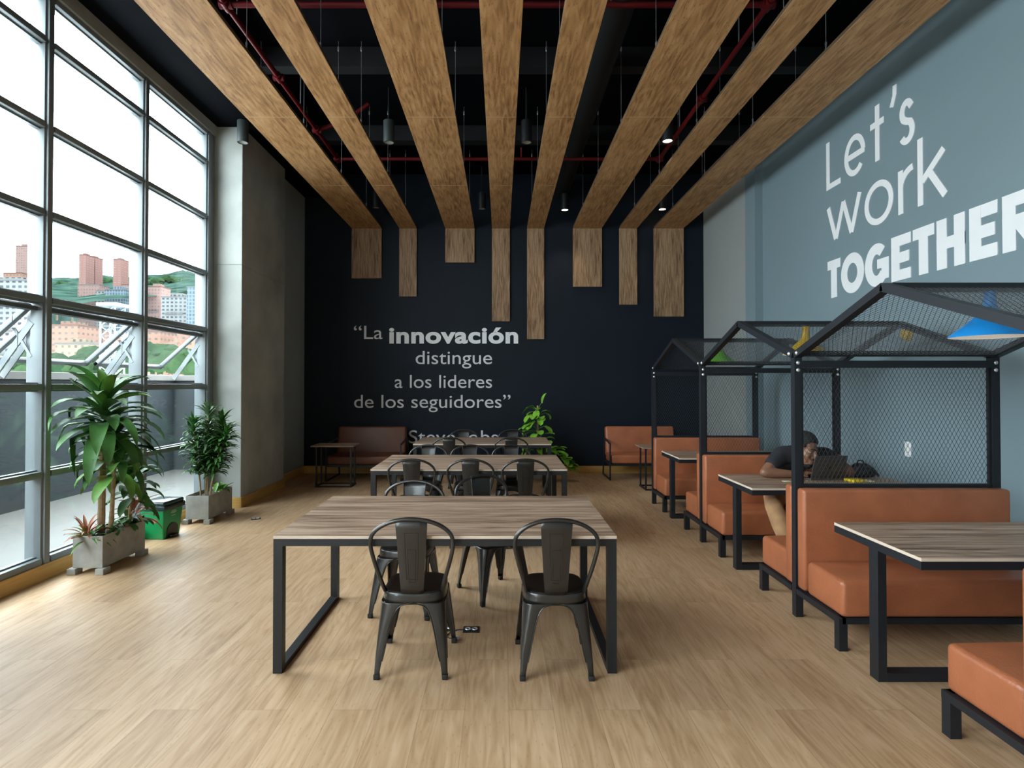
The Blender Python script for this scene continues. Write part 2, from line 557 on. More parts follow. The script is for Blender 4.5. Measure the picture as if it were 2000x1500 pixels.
struct('column_front', box(-3.70, -3.33, 1.95, 3.30, 0, 4.9, bev=0.006), M['concrete'])
struct('baseboard_left', box(-3.72, -3.672, -5.0, 7.222, 0, 0.128, bev=0.004), M['skirting'])
struct('baseboard_column', box(-3.50, -3.315, 7.208, 7.23, 0, 0.13, bev=0.003), M['skirting_x'])
struct('baseboard_column_side', box(-3.33, -3.313, 7.208, 8.675, 0, 0.13, bev=0.003), M['skirting'])
struct('baseboard_left_end', box(-3.49, -3.473, 8.66, 10.0, 0, 0.13, bev=0.003), M['skirting'])
struct('baseboard_back', box(-3.473, 3.6, 9.982, 10.0, 0, 0.13, bev=0.003), M['skirting_x'])

# ------------------------------------------------------------------ window wall, one bay each
MU = [-5.0, -1.683, -0.429, 0.825, 2.079, 3.333, 4.587, 5.841, 7.095]
TZ = [0.15, 0.85, 1.555, 2.265, 2.975, 3.685, 4.38, 4.755]
for n in range(len(MU) - 1):
    y0, y1 = MU[n], MU[n + 1]
    w = bpy.data.objects.new('window_%d' % (n + 1), None)
    C.objects.link(w)
    w['kind'] = 'structure'
    bm = bmesh.new()
    bx(bm, -3.845, -3.68, y1 - 0.027, y1 + 0.027, 0.128, 4.775, 0.004)
    bx(bm, -3.80, -3.70, y1 - 0.045, y1 + 0.045, 0.128, 4.775, 0.003)
    obj('mullion', bm, M['alu'], w)
    for k, z in enumerate(TZ):
        h = 0.025 if k not in (0, 7) else 0.028
        bm = bmesh.new()
        bx(bm, -3.795, -3.685, y0 + 0.045, y1 - 0.045, z - h, z + h, 0.004)
        bx(bm, -3.772, -3.735, y0 + 0.045, y1 - 0.045, z - h - 0.012, z + h + 0.012)
        obj('transom', bm, M['alu'], w)
    for k in range(7):
        if k == 2 and n >= 4:
            continue
        obj('pane', box(-3.757, -3.749, y0 + 0.04, y1 - 0.04, TZ[k] + 0.02, TZ[k + 1] - 0.02), M['glass'], w, smooth=False)
    if n >= 4:                                  # top-hung vent, pushed out at the foot
        a = bpy.data.objects.new('awning_sash', None)
        C.objects.link(a)
        a.parent = w
        a.location = (-3.775, (y0 + y1) / 2, 2.215)
        a.rotation_euler = (0, R(48), 0)
        hw = (y1 - y0) / 2 - 0.055
        bm = bmesh.new()
        bx(bm, -0.02, 0.02, -hw, hw, -0.045, 0, 0.003)
        bx(bm, -0.02, 0.02, -hw, hw, -0.655, -0.61, 0.003)
        for s in (-1, 1):
            bx(bm, -0.02, 0.02, s * hw - 0.0225 * (1 + s), s * hw + 0.0225 * (1 - s), -0.655, 0, 0.003)
        obj('sash_frame', bm, M['alu'], a)
        obj('sash_pane', box(-0.004, 0.004, -hw + 0.03, hw - 0.03, -0.625, -0.03), M['glass'], a, smooth=False)
        bm = bmesh.new()
        for s in (-1, 1):
            yy = (y0 + y1) / 2 + s * (hw + 0.012)
            bar(bm, (-3.79, yy, 2.08), (-4.10, yy, 1.64), 0.012, 0.05)
            bar(bm, (-3.79, yy, 1.80), (-3.93, yy, 2.03), 0.010, 0.022)
        obj('stay_arm', bm, M['alu'], w)
        obj('hinge_rail', box(-3.81, -3.74, y0 + 0.045, y1 - 0.045, 2.175, 2.205), M['alu_dark'], w)

struct('window_jamb', box(-3.82, -3.69, 7.12, 7.231, 0.128, 4.775), M['alu'])
struct('window_sill', box(-3.86, -3.68, -5.0, 7.231, 0.0, 0.122), M['alu'])

# ------------------------------------------------------------------ terrace and town outside
struct('terrace_floor', box(-6.2, -3.72, -6.0, 10.7, -0.14, -0.02), M['terrace'])
bm = bmesh.new()
bx(bm, -6.32, -6.12, -6.0, 10.75, -0.1, 1.64)
struct('terrace_wall', bm, M['parapet'])
struct('terrace_wall_end', box(-6.12, -3.74, 10.55, 10.75, -0.1, 1.64), M['parapet'])
bm = bmesh.new()
bx(bm, -6.38, -6.06, -6.0, 10.49, 1.64, 1.74, 0.006)
bx(bm, -6.38, -3.74, 10.49, 10.81, 1.64, 1.74, 0.006)
struct('terrace_coping', bm, M['parapet_cap'])

rnd = random.Random(4)
def hillside(name, y0, y1, za, zb, x0, x1, m, amp, nx=60, ny=26, rise=1.0, slope=0.0, back=60):
    bm = bmesh.new()
    g = []
    for j in range(ny + 1):
        t = j / ny
        row = []
        for i in range(nx + 1):
            s = i / nx
            x = x0 + (x1 - x0) * s
            z = za + (zb - za) * t ** rise + slope * (s - 0.5) * t
            z += amp * t * (math.sin(i * 0.41 + j * 0.2) + 0.6 * math.sin(i * 0.93 + 1.3 * j) + rnd.uniform(-0.45, 0.45))
            row.append(bm.verts.new((x, y0 + (y1 - y0) * t, z)))
        g.append(row)
    g.append([bm.verts.new((v.co.x, v.co.y + back, za - 20)) for v in g[-1]])
    for j in range(len(g) - 1):
        for i in range(nx):
            bm.faces.new((g[j][i], g[j][i + 1], g[j + 1][i + 1], g[j + 1][i]))
    return struct(name, bm, m, smooth=True)
hillside('hill_1', 60, 1250, -14, 236, -1500, -330, M['hill'], 5, 90, 40, 1.15, 60)
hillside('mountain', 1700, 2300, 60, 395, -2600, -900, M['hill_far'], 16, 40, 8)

F_PINK = facade('hazed_pink_brick_front', (0.1050, 0.0680, 0.0600), (0.0550, 0.0460, 0.0460), 3.0, 3.2, 0.75)  # brick front colours lightened and desaturated to imitate aerial haze
F_RED = facade('hazed_red_brick_front', (0.1000, 0.0560, 0.0490), (0.0850, 0.0750, 0.0750), 5.0, 3.0, 1.3)
F_BRICK = facade('hazed_orange_brick_front', (0.1080, 0.0640, 0.0480), (0.0420, 0.0360, 0.0340), 3.4, 3.1, 1.0)
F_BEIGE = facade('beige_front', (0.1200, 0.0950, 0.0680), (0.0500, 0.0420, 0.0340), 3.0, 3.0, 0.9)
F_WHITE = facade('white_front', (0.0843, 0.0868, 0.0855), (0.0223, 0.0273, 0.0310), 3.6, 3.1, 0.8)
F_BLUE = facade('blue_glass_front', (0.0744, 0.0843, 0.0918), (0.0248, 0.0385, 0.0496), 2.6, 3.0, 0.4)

def building(px0, px1, yt, yb, Y, fac, roof, label, bands=0, depth=16.0, group='buildings across the valley', crown=0.0):
    k = Y / 1100.0
    xa, xb = (px0 - 978) * k, (px1 - 978) * k
    zt, zb = 1.58 + (750 - yt) * k, 1.58 + (750 - yb) * k - 45
    o = thing('building', label, 'building', ((xa + xb) / 2, Y, zb), R(0), group)
    w, h = (xb - xa), zt - zb
    bm = bmesh.new()
    bx(bm, -w / 2, w / 2, 0, depth, 0, h)
    obj('wall', bm, fac, o, smooth=False)
    obj('roof', box(-w / 2 - 0.4, w / 2 + 0.4, -0.4, depth + 0.4, h, h + 0.7), roof, o, smooth=False)
    if crown:
        obj('rooftop_house', box(-w * 0.22, w * 0.25, 3, depth * 0.7, h + 0.7, h + 0.7 + crown), fac, o, smooth=False)
    for i in range(bands):
        z = h * (i + 1) / (bands + 1)
        obj('balcony', box(-w * 0.36, w * 0.36, -1.3, 0, z - 0.5, z + 0.5), M['roof_pale'], o, smooth=False)
    return o
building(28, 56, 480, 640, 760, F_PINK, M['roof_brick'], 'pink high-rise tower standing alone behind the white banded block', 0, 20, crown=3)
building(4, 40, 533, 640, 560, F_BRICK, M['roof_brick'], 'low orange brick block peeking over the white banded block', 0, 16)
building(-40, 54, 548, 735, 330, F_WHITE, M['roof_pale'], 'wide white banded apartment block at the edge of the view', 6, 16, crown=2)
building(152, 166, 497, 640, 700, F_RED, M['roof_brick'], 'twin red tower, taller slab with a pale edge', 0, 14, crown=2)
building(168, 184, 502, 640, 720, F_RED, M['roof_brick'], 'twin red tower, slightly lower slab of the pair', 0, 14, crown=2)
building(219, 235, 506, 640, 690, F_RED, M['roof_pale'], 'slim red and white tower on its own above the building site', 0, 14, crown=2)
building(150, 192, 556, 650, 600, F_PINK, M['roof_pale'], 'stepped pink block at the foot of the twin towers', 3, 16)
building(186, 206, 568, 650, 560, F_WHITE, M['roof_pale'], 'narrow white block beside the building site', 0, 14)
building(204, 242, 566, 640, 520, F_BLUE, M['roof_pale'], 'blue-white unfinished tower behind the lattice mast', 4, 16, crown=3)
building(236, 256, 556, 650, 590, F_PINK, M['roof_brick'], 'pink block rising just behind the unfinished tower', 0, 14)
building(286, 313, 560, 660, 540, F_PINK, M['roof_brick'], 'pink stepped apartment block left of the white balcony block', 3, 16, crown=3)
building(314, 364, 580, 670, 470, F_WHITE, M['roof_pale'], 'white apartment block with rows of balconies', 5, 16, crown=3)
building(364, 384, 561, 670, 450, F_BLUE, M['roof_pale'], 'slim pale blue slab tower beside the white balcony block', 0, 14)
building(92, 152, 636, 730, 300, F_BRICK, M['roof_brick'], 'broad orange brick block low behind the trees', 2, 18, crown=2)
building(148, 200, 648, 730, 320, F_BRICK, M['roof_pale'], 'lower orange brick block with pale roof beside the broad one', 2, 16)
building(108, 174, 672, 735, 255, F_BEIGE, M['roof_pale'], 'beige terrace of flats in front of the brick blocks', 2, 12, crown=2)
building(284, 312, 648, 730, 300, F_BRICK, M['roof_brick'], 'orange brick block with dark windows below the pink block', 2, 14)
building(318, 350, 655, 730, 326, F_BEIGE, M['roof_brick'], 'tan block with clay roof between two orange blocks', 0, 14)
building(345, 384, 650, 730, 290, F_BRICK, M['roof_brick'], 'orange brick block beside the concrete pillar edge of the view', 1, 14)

def at_px(px, py, Y):
    k = Y / 1100.0
    return ((px - 978) * k, Y, 1.58 + (750 - py) * k)
x, y, z = at_px(219, 735, 150)                  # the lattice mast of a tower crane
t = thing('lattice_mast', 'white steel lattice mast of a crane rising in front of the town', 'crane mast', (x, y, z))
bm = bmesh.new()
hw, top = 1.9, 18.5
for a in (-1, 1):
    for b in (-1, 1):
        bar(bm, (a * hw, b * hw, -14), (a * hw, b * hw, top), 0.34)
n = 7
for i in range(n):
    z0, z1 = top * i / n, top * (i + 1) / n
    for b in (-1, 1):
        bar(bm, (-hw, b * hw, z0), (hw, b * hw, z1), 0.2)
        bar(bm, (hw, b * hw, z0), (-hw, b * hw, z1), 0.2)
        bar(bm, (-hw, b * hw, z1), (hw, b * hw, z1), 0.2)
        bar(bm, (b * hw, -hw, z0), (b * hw, hw, z1), 0.2)
obj('mast_lattice', bm, M['mast'], t, smooth=False)
obj('mast_head', box(-2.6, 2.6, -2.6, 2.6, top, top + 0.9), M['mast'], t, smooth=False)

def crown_mesh(r, h, seed, n=9):
    q = random.Random(seed)
    bm = bmesh.new()
    for i in range(n):
        a = q.uniform(0, 2 * PI)
        d = q.uniform(0, 0.62) * r
        s = q.uniform(0.38, 0.6) * r
        c = Vector((d * math.cos(a), d * math.sin(a), h * q.uniform(0.5, 0.9)))
        mt = Matrix.Translation(c) @ Matrix.Diagonal((s, s, s * 0.85, 1))
        vs_ = bmesh.ops.create_icosphere(bm, subdivisions=2, radius=1.0, matrix=mt)['verts']
        for v in vs_:
            v.co += (v.co - c) * q.uniform(-0.22, 0.22)
    return bm
tree_spots = [(-6, 716, 150, 8), (22, 722, 140, 8), (60, 712, 165, 9), (100, 716, 175, 8), (128, 714, 160, 8), (152, 716, 150, 7), (176, 711, 158, 8), (196, 704, 175, 9),
              (214, 700, 200, 9), (240, 702, 185, 9), (262, 704, 165, 8), (286, 706, 186, 10), (304, 703, 160, 9), (322, 704, 141, 8), (342, 703, 176, 10),
              (358, 706, 127, 8), (374, 702, 158, 9), (392, 706, 112, 7), (290, 690, 230, 9), (315, 688, 240, 10), (190, 692, 240, 9), (70, 694, 240, 9),
              (110, 566, 800, 22), (126, 560, 850, 20), (140, 572, 780, 22), (205, 548, 860, 20), (248, 548, 900, 22), (262, 552, 880, 22), (292, 549, 900, 20), (305, 553, 850, 20),
              (318, 546, 935, 20), (334, 548, 895, 20), (350, 552, 880, 20), (368, 556, 860, 22), (385, 560, 850, 22), (275, 580, 700, 18), (330, 568, 760, 20), (352, 572, 740, 18)]
q = random.Random(9)
protos = {}
for i, (px, py, Y, h) in enumerate(tree_spots):
    x, y, z = at_px(px, py, Y)
    far = Y > 500
    key = (i % 4, far)
    lab = 'small distant tree on the wooded hilltop outside' if far else 'leafy green tree below the town outside the windows'
    if key not in protos:
        t = thing('tree', lab, 'tree', (0, 0, 0), 0, 'trees on the hilltop' if far else 'trees below the town')
        f = obj('foliage', crown_mesh(0.62, 1.0, 20 + i), M['tree_b'] if i % 2 else M['tree'], t, smooth=False)
        bm = bmesh.new()
        tube(bm, [(0, 0, -1.2), (0.02, 0, 0.55)], [0.06, 0.03], 6)
        obj('trunk', bm, M['bark'], t)
        protos[key] = t
    else:
        t = copy_tree(protos[key])
    t.location = (x, y, z - h * 0.72)
    s = h * q.uniform(0.85, 1.15)
    t.scale = (s * 1.05, s * 1.05, s)
    t.rotation_euler = (0, 0, q.uniform(0, 6.28))

# ------------------------------------------------------------------ wood strips over the ceiling and down the back wall
STRIPS = [  # x0, x1, lower end of the drop, what sets it apart
    (-2.645, -2.115, 3.455, 'wide wood ceiling strip beside the windows, ending in a short drop'),
    (-1.80, -1.49, 3.13, 'narrow wood ceiling strip second from the windows, its drop longer than both neighbours'),
    (-0.985, -0.465, 3.735, 'wide wood ceiling strip with the shortest drop of all'),
    (-0.155, 0.162, 2.69, 'narrow wood ceiling strip ending just above the bold word of the quote'),
    (0.467, 0.770, 2.375, 'narrow wood ceiling strip with the longest drop, beside the quote'),
    (1.282, 1.795, 3.305, 'wide wood ceiling strip third from the blue-grey wall'),
    (2.105, 2.420, 2.985, 'narrow wood ceiling strip second from the blue-grey wall'),
    (2.715, 3.245, 2.775, 'wide wood ceiling strip running beside the blue-grey wall'),
]
ZB = 4.345
for i, (xa, xb, zl, lab) in enumerate(STRIPS):
    t = thing('ceiling_strip', lab, 'ceiling panel', ((xa + xb) / 2, 9.96, ZB), 0, 'wood strips of ceiling and back wall')
    w = (xb - xa) / 2
    ys = [-3.2, -0.21, 1.79, 3.79, 5.80, 7.81, 9.958]
    for k in range(len(ys) - 1):
        bm = bmesh.new()
        bx(bm, -w, w, ys[k] - 9.96 + 0.002, ys[k + 1] - 9.96 - 0.002, 0, 0.035, 0.0015, 1)
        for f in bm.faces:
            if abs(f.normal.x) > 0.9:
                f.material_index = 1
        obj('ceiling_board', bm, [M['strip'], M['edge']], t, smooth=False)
    for y in ys[1:-1]:
        obj('joint_strip', box(-w + 0.001, w - 0.001, y - 9.96 - 0.004, y - 9.96 + 0.004, -0.0012, 0.01), M['strip_joint'], t, smooth=False)
    bm = bmesh.new()
    bx(bm, -w, w, -0.002, 0.036, zl - ZB, -0.002, 0.002, 1)
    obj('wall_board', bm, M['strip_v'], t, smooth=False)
    for y in (3.0, 4.72, 6.1, 7.55, 8.95):
        for s in (-1, 1):
            bm = bmesh.new()
            X, Y = s * (w - 0.03), y - 9.96
            tube(bm, [(X, Y, 0.03), (X, Y, 5.33 - ZB)], 0.0028, 5)
            tube(bm, [(X, Y, 0.035), (X, Y, 0.06), (X, Y, 0.075), (X, Y, 0.115), (X, Y, 0.13)], [0.004, 0.009, 0.006, 0.009, 0.003], 6)
            tube(bm, [(X, Y, 0.86), (X, Y, 0.87), (X, Y, 0.91), (X, Y, 0.92)], [0.003, 0.010, 0.010, 0.003], 6)
            obj('hanging_wire', bm, M['wire'], t)

# sprinkler pipework
t = thing('sprinkler_pipe', 'dark red sprinkler pipe loop running above the wood ceiling strips', 'pipe', (0, 0, 4.84))
def pipe(pts, r=0.026):
    bm = bmesh.new()
    tube(bm, pts, r, 12)
    obj('pipe_run', bm, M['red_pipe'], t)
pipe([(-2.36, -4.5, 0), (-2.36, 8.12, 0)])
pipe([(2.30, -4.5, 0), (2.30, 8.12, 0)])
pipe([(-2.36, 8.12, 0), (2.30, 8.12, 0)])
pipe([(-2.36, 4.80, 0), (2.30, 4.80, 0)])
pipe([(-2.36, 7.2, 0.0), (-2.0, 7.2, 0.12), (-1.7, 7.2, 0.34)])
for (x, y) in ((-2.36, 4.80), (-2.36, 5.95), (-2.36, 7.2), (-2.36, 8.12), (2.30, 4.80), (2.30, 8.12), (2.30, 6.4)):
    bm = bmesh.new()
    tube(bm, [(x, y - 0.06, 0), (x, y + 0.06, 0)], 0.040, 12)
    tube(bm, [(x - 0.055, y, 0), (x + 0.055, y, 0)], 0.036, 12)
    ball(bm, (x, y, 0), 0.043, 2)
    obj('pipe_coupling', bm, M['red_pipe'], t)
for (x, y) in ((-2.36, 5.0), (-2.36, 6.6), (2.30, 5.4), (2.30, 7.2), (-0.7, 8.12), (0.95, 8.12), (0.95, 4.80)):
    bm = bmesh.new()
    tube(bm, [(x, y, 0), (x, y, 0.5)], 0.006, 6)
    obj('pipe_hanger', bm, M['wire'], t)
for (x, y) in ((-1.9, 8.12), (0.3, 8.12)):
    bm = bmesh.new()
    tube(bm, [(x, y, 0), (x, y, 0.12), (x, y, 0.16)], [0.014, 0.014, 0.02], 8)
    obj('sprinkler_head', bm, M['red_pipe'], t)

# cylinder spotlights
SP = [  # x, y, z of lens, lit, mount z, label
    (-3.25, 7.06, 4.62, 0, 4.9, 'M', 'grey cylinder spotlight under the black soffit beside the concrete pillar'),
    (-1.41, 7.06, 4.62, 0, 5.32, 'M', 'grey cylinder spotlight between the second and third wood strips'),
    (0.325, 7.06, 4.62, 0, 5.32, 'D', 'black cylinder spotlight between the two narrow middle wood strips'),
    (2.09, 7.02, 4.62, 1, 5.32, 'D', 'lit cylinder spotlight below the red pipe above the booths'),
    (-2.14, 9.62, 4.60, 0, 5.32, 'D', 'unlit spotlight by the dark wall between the first two wood strips'),
    (-0.325, 9.62, 4.58, 0, 5.32, 'D', 'unlit spotlight by the dark wall above the bold word of the quote'),
    (1.10, 9.62, 4.56, 1, 5.32, 'D', 'lit spotlight by the dark wall beside the longest wood drop'),
    (2.77, 9.62, 4.57, 1, 5.32, 'D', 'lit spotlight by the dark wall close to the blue-grey wall'),
]
for (x, y, z, lit, zt, k, lab) in SP:
    t = thing('ceiling_spotlight', lab, 'ceiling light', (x, y, z), 0, 'cylinder spotlights')
    bm = bmesh.new()
    lathe(bm, [(0.058, 0.012), (0.058, 0.0), (0.066, 0.0), (0.068, 0.006), (0.068, 0.27), (0.062, 0.276), (0.001, 0.276)], 24)
    obj('lamp_body', bm, M['spot_grey'] if k == 'M' else M['frame_grey'], t)
    bm = bmesh.new()
    lathe(bm, [(0.001, 0.020), (0.03, 0.018), (0.058, 0.008)], 24)
    obj('lamp_lens', bm, M['spot_glow'] if lit else M['spot_off'], t)
    if zt - z > 0.3:
        bm = bmesh.new()
        tube(bm, [(0, 0, 0.27), (0, 0, zt - z)], 0.012, 8)
        obj('lamp_stem', bm, M['frame_grey'], t)
    if lit:
        d = bpy.data.lights.new('spotlight_beam', 'SPOT')
        d.energy = 25
        d.color = (1.0, 0.82, 0.6)
        d.spot_size = R(70)
        d.spot_blend = 0.6
        d.shadow_soft_size = 0.05
        o = bpy.data.objects.new('spotlight_beam', d)
        C.objects.link(o)
        o.parent = t
        o.location = (0, 0, -0.02)

# ------------------------------------------------------------------ lettering
def text_mesh(body, x0, x1, zbase, zref, bold=0.0, ref='x', y=0.0, depth=0.004):
    """one line of letters, set between x0 and x1; zref is the top of the x-height ('x') or of the capitals ('c')"""
    cu = bpy.data.curves.new('letters', 'FONT')
    cu.body = body
    cu.offset = bold
    cu.extrude = 0.004
    if bold:
        cu.space_character = 1.06
    tmp = bpy.data.objects.new('letters', cu)
    C.objects.link(tmp)
    dg = bpy.context.evaluated_depsgraph_get()
    me = bpy.data.meshes.new_from_object(tmp.evaluated_get(dg))
    bpy.data.objects.remove(tmp)
    xs = [v.co.x for v in me.vertices]
    a, b = min(xs), max(xs)
    top = (0.531 if ref == 'x' else 0.729) + bold
    bot = -bold
    for v in me.vertices:
        X = x0 + (v.co.x - a) / (b - a) * (x1 - x0)
        Z = zbase + (v.co.y - bot) / (top - bot) * (zref - zbase)
        v.co = (X, -depth * (v.co.z > 0), Z)
    bm = bmesh.new()
    bm.from_mesh(me)
    return bm
def wx(px): return (px - 978) * 10.0 / 1100
def wz(py): return 1.58 + (750 - py) * 10.0 / 1100
q_ = thing('wall_lettering', 'white Spanish quotation lettered on the dark navy end wall', 'wall lettering', (0, 9.998, 0))
def words_of(bm, name, m, gap):
    """set every word of a line as a part of its own"""
    bm.verts.ensure_lookup_table()
    seen, isl = set(), []
    for v in bm.verts:
        if v.index in seen:
            continue
        st, comp = [v], []
        seen.add(v.index)
        while st:
            a = st.pop()
            comp.append(a)
            for e in a.link_edges:
                b = e.other_vert(a)
                if b.index not in seen:
                    seen.add(b.index)
                    st.append(b)
        isl.append((min(c.co.x for c in comp), max(c.co.x for c in comp), comp))
    isl.sort(key=lambda c: c[0])
    groups, right = [], -1e9
    for a, b, comp in isl:
        if a - right > gap:
            groups.append([])
        groups[-1] += comp
        right = max(right, b)
    for g in groups:
        keep = {v.index for v in g}
        c = bm.copy()
        bmesh.ops.delete(c, geom=[v for v in c.verts if v.index not in keep], context='VERTS')
        obj(name, c, m, q_, smooth=False)
    bm.free()
for body_, a_, b_, base_, x_ in (('“La', 691, 747, 662, 642), ('distingue', 812, 961, 711, 691), ('a los lideres', 771, 961, 757.5, 738),
                                ('de los seguidores”', 692, 997, 796.5, 777), ('Steve Jobs', 799, 973, 865.5, 846)):
    words_of(text_mesh(body_, wx(a_), wx(b_), wz(base_), wz(x_)), 'quote_word', M['grey_letter'], 0.055)
words_of(text_mesh('innovación', wx(760), wx(1012), wz(671), wz(645), 0.034), 'bold_word', M['white_letter'], 0.1)

RIB = [0]
def ribbon(bm, pts, w, x=0.0, d=0.004, closed=False):
    """a letter stroke of constant width in the plane of the wall; pts are (u, z), u runs towards the camera end"""
    RIB[0] += 1
    d += 0.0004 * (RIB[0] % 9)
    P = [Vector(p) for p in pts]
    n = len(P)
    L_, R_ = [], []
    for i, p in enumerate(P):
        if closed:
            a, c = P[(i - 1) % n], P[(i + 1) % n]
        else:
            a, c = P[max(i - 1, 0)], P[min(i + 1, n - 1)]
        d1 = (p - a).normalized() if (p - a).length > 1e-6 else (c - p).normalized()
        d2 = (c - p).normalized() if (c - p).length > 1e-6 else d1
        tg = (d1 + d2).normalized()
        nm = Vector((-tg.y, tg.x))
        k = 1.0 / max(0.4, nm.dot(Vector((-d1.y, d1.x))))
        L_.append(p + nm * w / 2 * k)
        R_.append(p - nm * w / 2 * k)
    def vv(p, dd): return bm.verts.new((-dd, -p.x, p.y))
    f = [(vv(a, d), vv(b, d)) for a, b in zip(L_, R_)]
    g = [(vv(a, 0), vv(b, 0)) for a, b in zip(L_, R_)]
    m = n if closed else n - 1
    for i in range(m):
        j = (i + 1) % n
        bm.faces.new((f[i][0], f[i][1], f[j][1], f[j][0]))
        bm.faces.new((f[i][0], f[j][0], g[j][0], g[i][0]))
        bm.faces.new((f[i][1], g[i][1], g[j][1], f[j][1]))
    if not closed:
        for e in (0, -1):
            bm.faces.new((f[e][0], f[e][1], g[e][1], g[e][0]))
def arc(cx, cz, rx, rz, a0, a1, n=28):
    return [(cx + rx * math.cos(R(a0 + (a1 - a0) * i / n)), cz + rz * math.sin(R(a0 + (a1 - a0) * i / n))) for i in range(n + 1)]
def U(px): return -3.72 * 1100 / (px - 978)     # along the wall, growing towards the camera
s_ = thing('wall_slogan', 'large white three-line slogan lettered high on the blue-grey wall', 'wall lettering', (3.72, 0, 0))
def word(bm): obj('slogan_word', bm, M['white_letter'], s_, smooth=False)
tw = 0.062
bm = bmesh.new()                                # Let's
ribbon(bm, [(U(1620.5), 4.32), (U(1620.5), 3.81), (U(1645), 3.81)], tw)
ec, ew, ez, eh = (U(1653) + U(1694)) / 2, (U(1694) - U(1653)) / 2 - tw / 2, 3.985, 0.185
ribbon(bm, arc(ec, ez, ew, eh, 3, 318), tw)
ribbon(bm, [(ec - ew, ez + 0.0), (ec + ew + 0.02, ez + 0.0)], tw)
ribbon(bm, [(U(1718), 4.335), (U(1718), 3.78)], tw)
ribbon(bm, [(U(1704.5), 4.15), (U(1731), 4.15)], tw)
ribbon(bm, [(U(1753), 4.40), (U(1752.5), 4.31), (U(1746.5), 4.21)], tw * 0.8)
c0, c1 = U(1761), U(1792)
cx, rw = (c0 + c1) / 2, (c1 - c0) / 2 - tw / 2
ribbon(bm, [(cx + rw * 0.9, 4.10)] + arc(cx, 4.075, rw * 0.85, 0.085, 40, 230, 14) + [(cx, 3.985)] + arc(cx, 3.895, rw, 0.092, 50, -150, 16), tw)
word(bm)
bm = bmesh.new()                                # work
w0, w1 = U(1618) + tw * 0.5, U(1686) - tw * 0.5
ribbon(bm, [(w0, 3.57), (w0 + (w1 - w0) * 0.25, 3.19)], tw)
ribbon(bm, [(w0 + (w1 - w0) * 0.25, 3.19), (w0 + (w1 - w0) * 0.5, 3.56)], tw)
ribbon(bm, [(w0 + (w1 - w0) * 0.5, 3.56), (w0 + (w1 - w0) * 0.75, 3.19)], tw)
ribbon(bm, [(w0 + (w1 - w0) * 0.75, 3.19), (w1, 3.57)], tw)
oc, ow = (U(1692) + U(1748.5)) / 2, (U(1748.5) - U(1692)) / 2 - tw / 2
ribbon(bm, arc(oc, 3.365, ow, 0.185, 0, 360, 40)[:-1], tw, closed=True)
ribbon(bm, [(U(1763), 3.56), (U(1763), 3.155)], tw)
rx_ = U(1790) - U(1763)
ribbon(bm, arc(U(1763) + rx_, 3.385, rx_, 0.16, 180, 95, 10), tw)
ribbon(bm, [(U(1802), 3.755), (U(1802), 3.155)], tw)
ribbon(bm, [(U(1849), 3.56), (U(1806), 3.365)], tw)
ribbon(bm, [(U(1818), 3.44), (U(1851), 3.165)], tw)
word(bm)
bm = bmesh.new()                                # TOGETHER
sw, zb_, zt_ = 0.108, 2.545, 2.965
def hbar(a, b, z): ribbon(bm, [(a, z), (b, z)], sw * 0.92)
def vbar(u): ribbon(bm, [(u, zb_), (u, zt_)], sw)
def ltr_T(p, r):
    hbar(U(p), U(r), zt_ - sw * 0.46)
    vbar((U(p) + U(r)) / 2)
def ltr_E(p, r):
    vbar(U(p) + sw / 2)
    for z in (zb_ + sw * 0.46, (zb_ + zt_) / 2, zt_ - sw * 0.46):
        hbar(U(p), U(r) - (0.02 if abs(z - (zb_ + zt_) / 2) < 0.01 else 0), z)
def ring(p, r, a0, a1, n=36, closed=False):
    c, w = (U(p) + U(r)) / 2, (U(r) - U(p)) / 2 - sw / 2
    pts = arc(c, (zb_ + zt_) / 2, w, 0.213 - sw / 2, a0, a1, n)
    ribbon(bm, pts[:-1] if closed else pts, sw, closed=closed)
    return c, w
ltr_T(1618.5, 1643.5)
ring(1645, 1690, 0, 360, closed=True)
c, w = ring(1692, 1739, 48, 325)
ribbon(bm, [(c + w, 2.60), (c + w, 2.80)], sw * 0.95)
ribbon(bm, [(c + w + sw * 0.47, 2.76), (c + 0.01, 2.76)], sw * 0.85)
ltr_E(1744, 1782)
ltr_T(1786, 1828)
vbar(U(1833) + sw / 2)
vbar(U(1888.5) - sw / 2)
hbar(U(1833), U(1888.5), (zb_ + zt_) / 2)
ltr_E(1897.5, 1952.5)
u0 = U(1962)
u1 = u0 + 0.31
vbar(u0 + sw / 2)
ribbon(bm, [(u0, zt_ - sw * 0.46), (u0 + 0.16, zt_ - sw * 0.46)] + arc(u0 + 0.16, 2.835, 0.10, 0.082, 80, -80, 12) + [(u0, 2.752)], sw * 0.92)
ribbon(bm, [(u0 + 0.14, 2.75), (u1 - 0.03, zb_ + 0.005)], sw)
word(bm)
for p_, z_, lab in ((1773.5, 0.985, 'white double socket plate on the wall beside the yellow notebook'), (1564.5, 0.98, 'white socket plate on the wall just above the seated man')):
    y_ = 3.72 * 1100 / (p_ - 978)
    t = thing('wall_socket', lab, 'wall socket', (3.72, y_, z_))
    obj('socket_plate', box(-0.010, 0, -0.040, 0.040, -0.068, 0.068, bev=0.003), M['white_plastic'], t)
    for s in (-1, 1):
        bm = bmesh.new()
        bx(bm, -0.013, -0.009, -0.017, 0.017, s * 0.032 - 0.019, s * 0.032 + 0.019, 0.002)
        obj('socket_insert', bm, M['lamp_white'], t)
        bm = bmesh.new()
        for a in (-0.008, 0.008):
            bx(bm, -0.0138, -0.0125, a - 0.0015, a + 0.0015, s * 0.032 - 0.008, s * 0.032 + 0.008)
        obj('socket_slot', bm, M['rubber'], t)

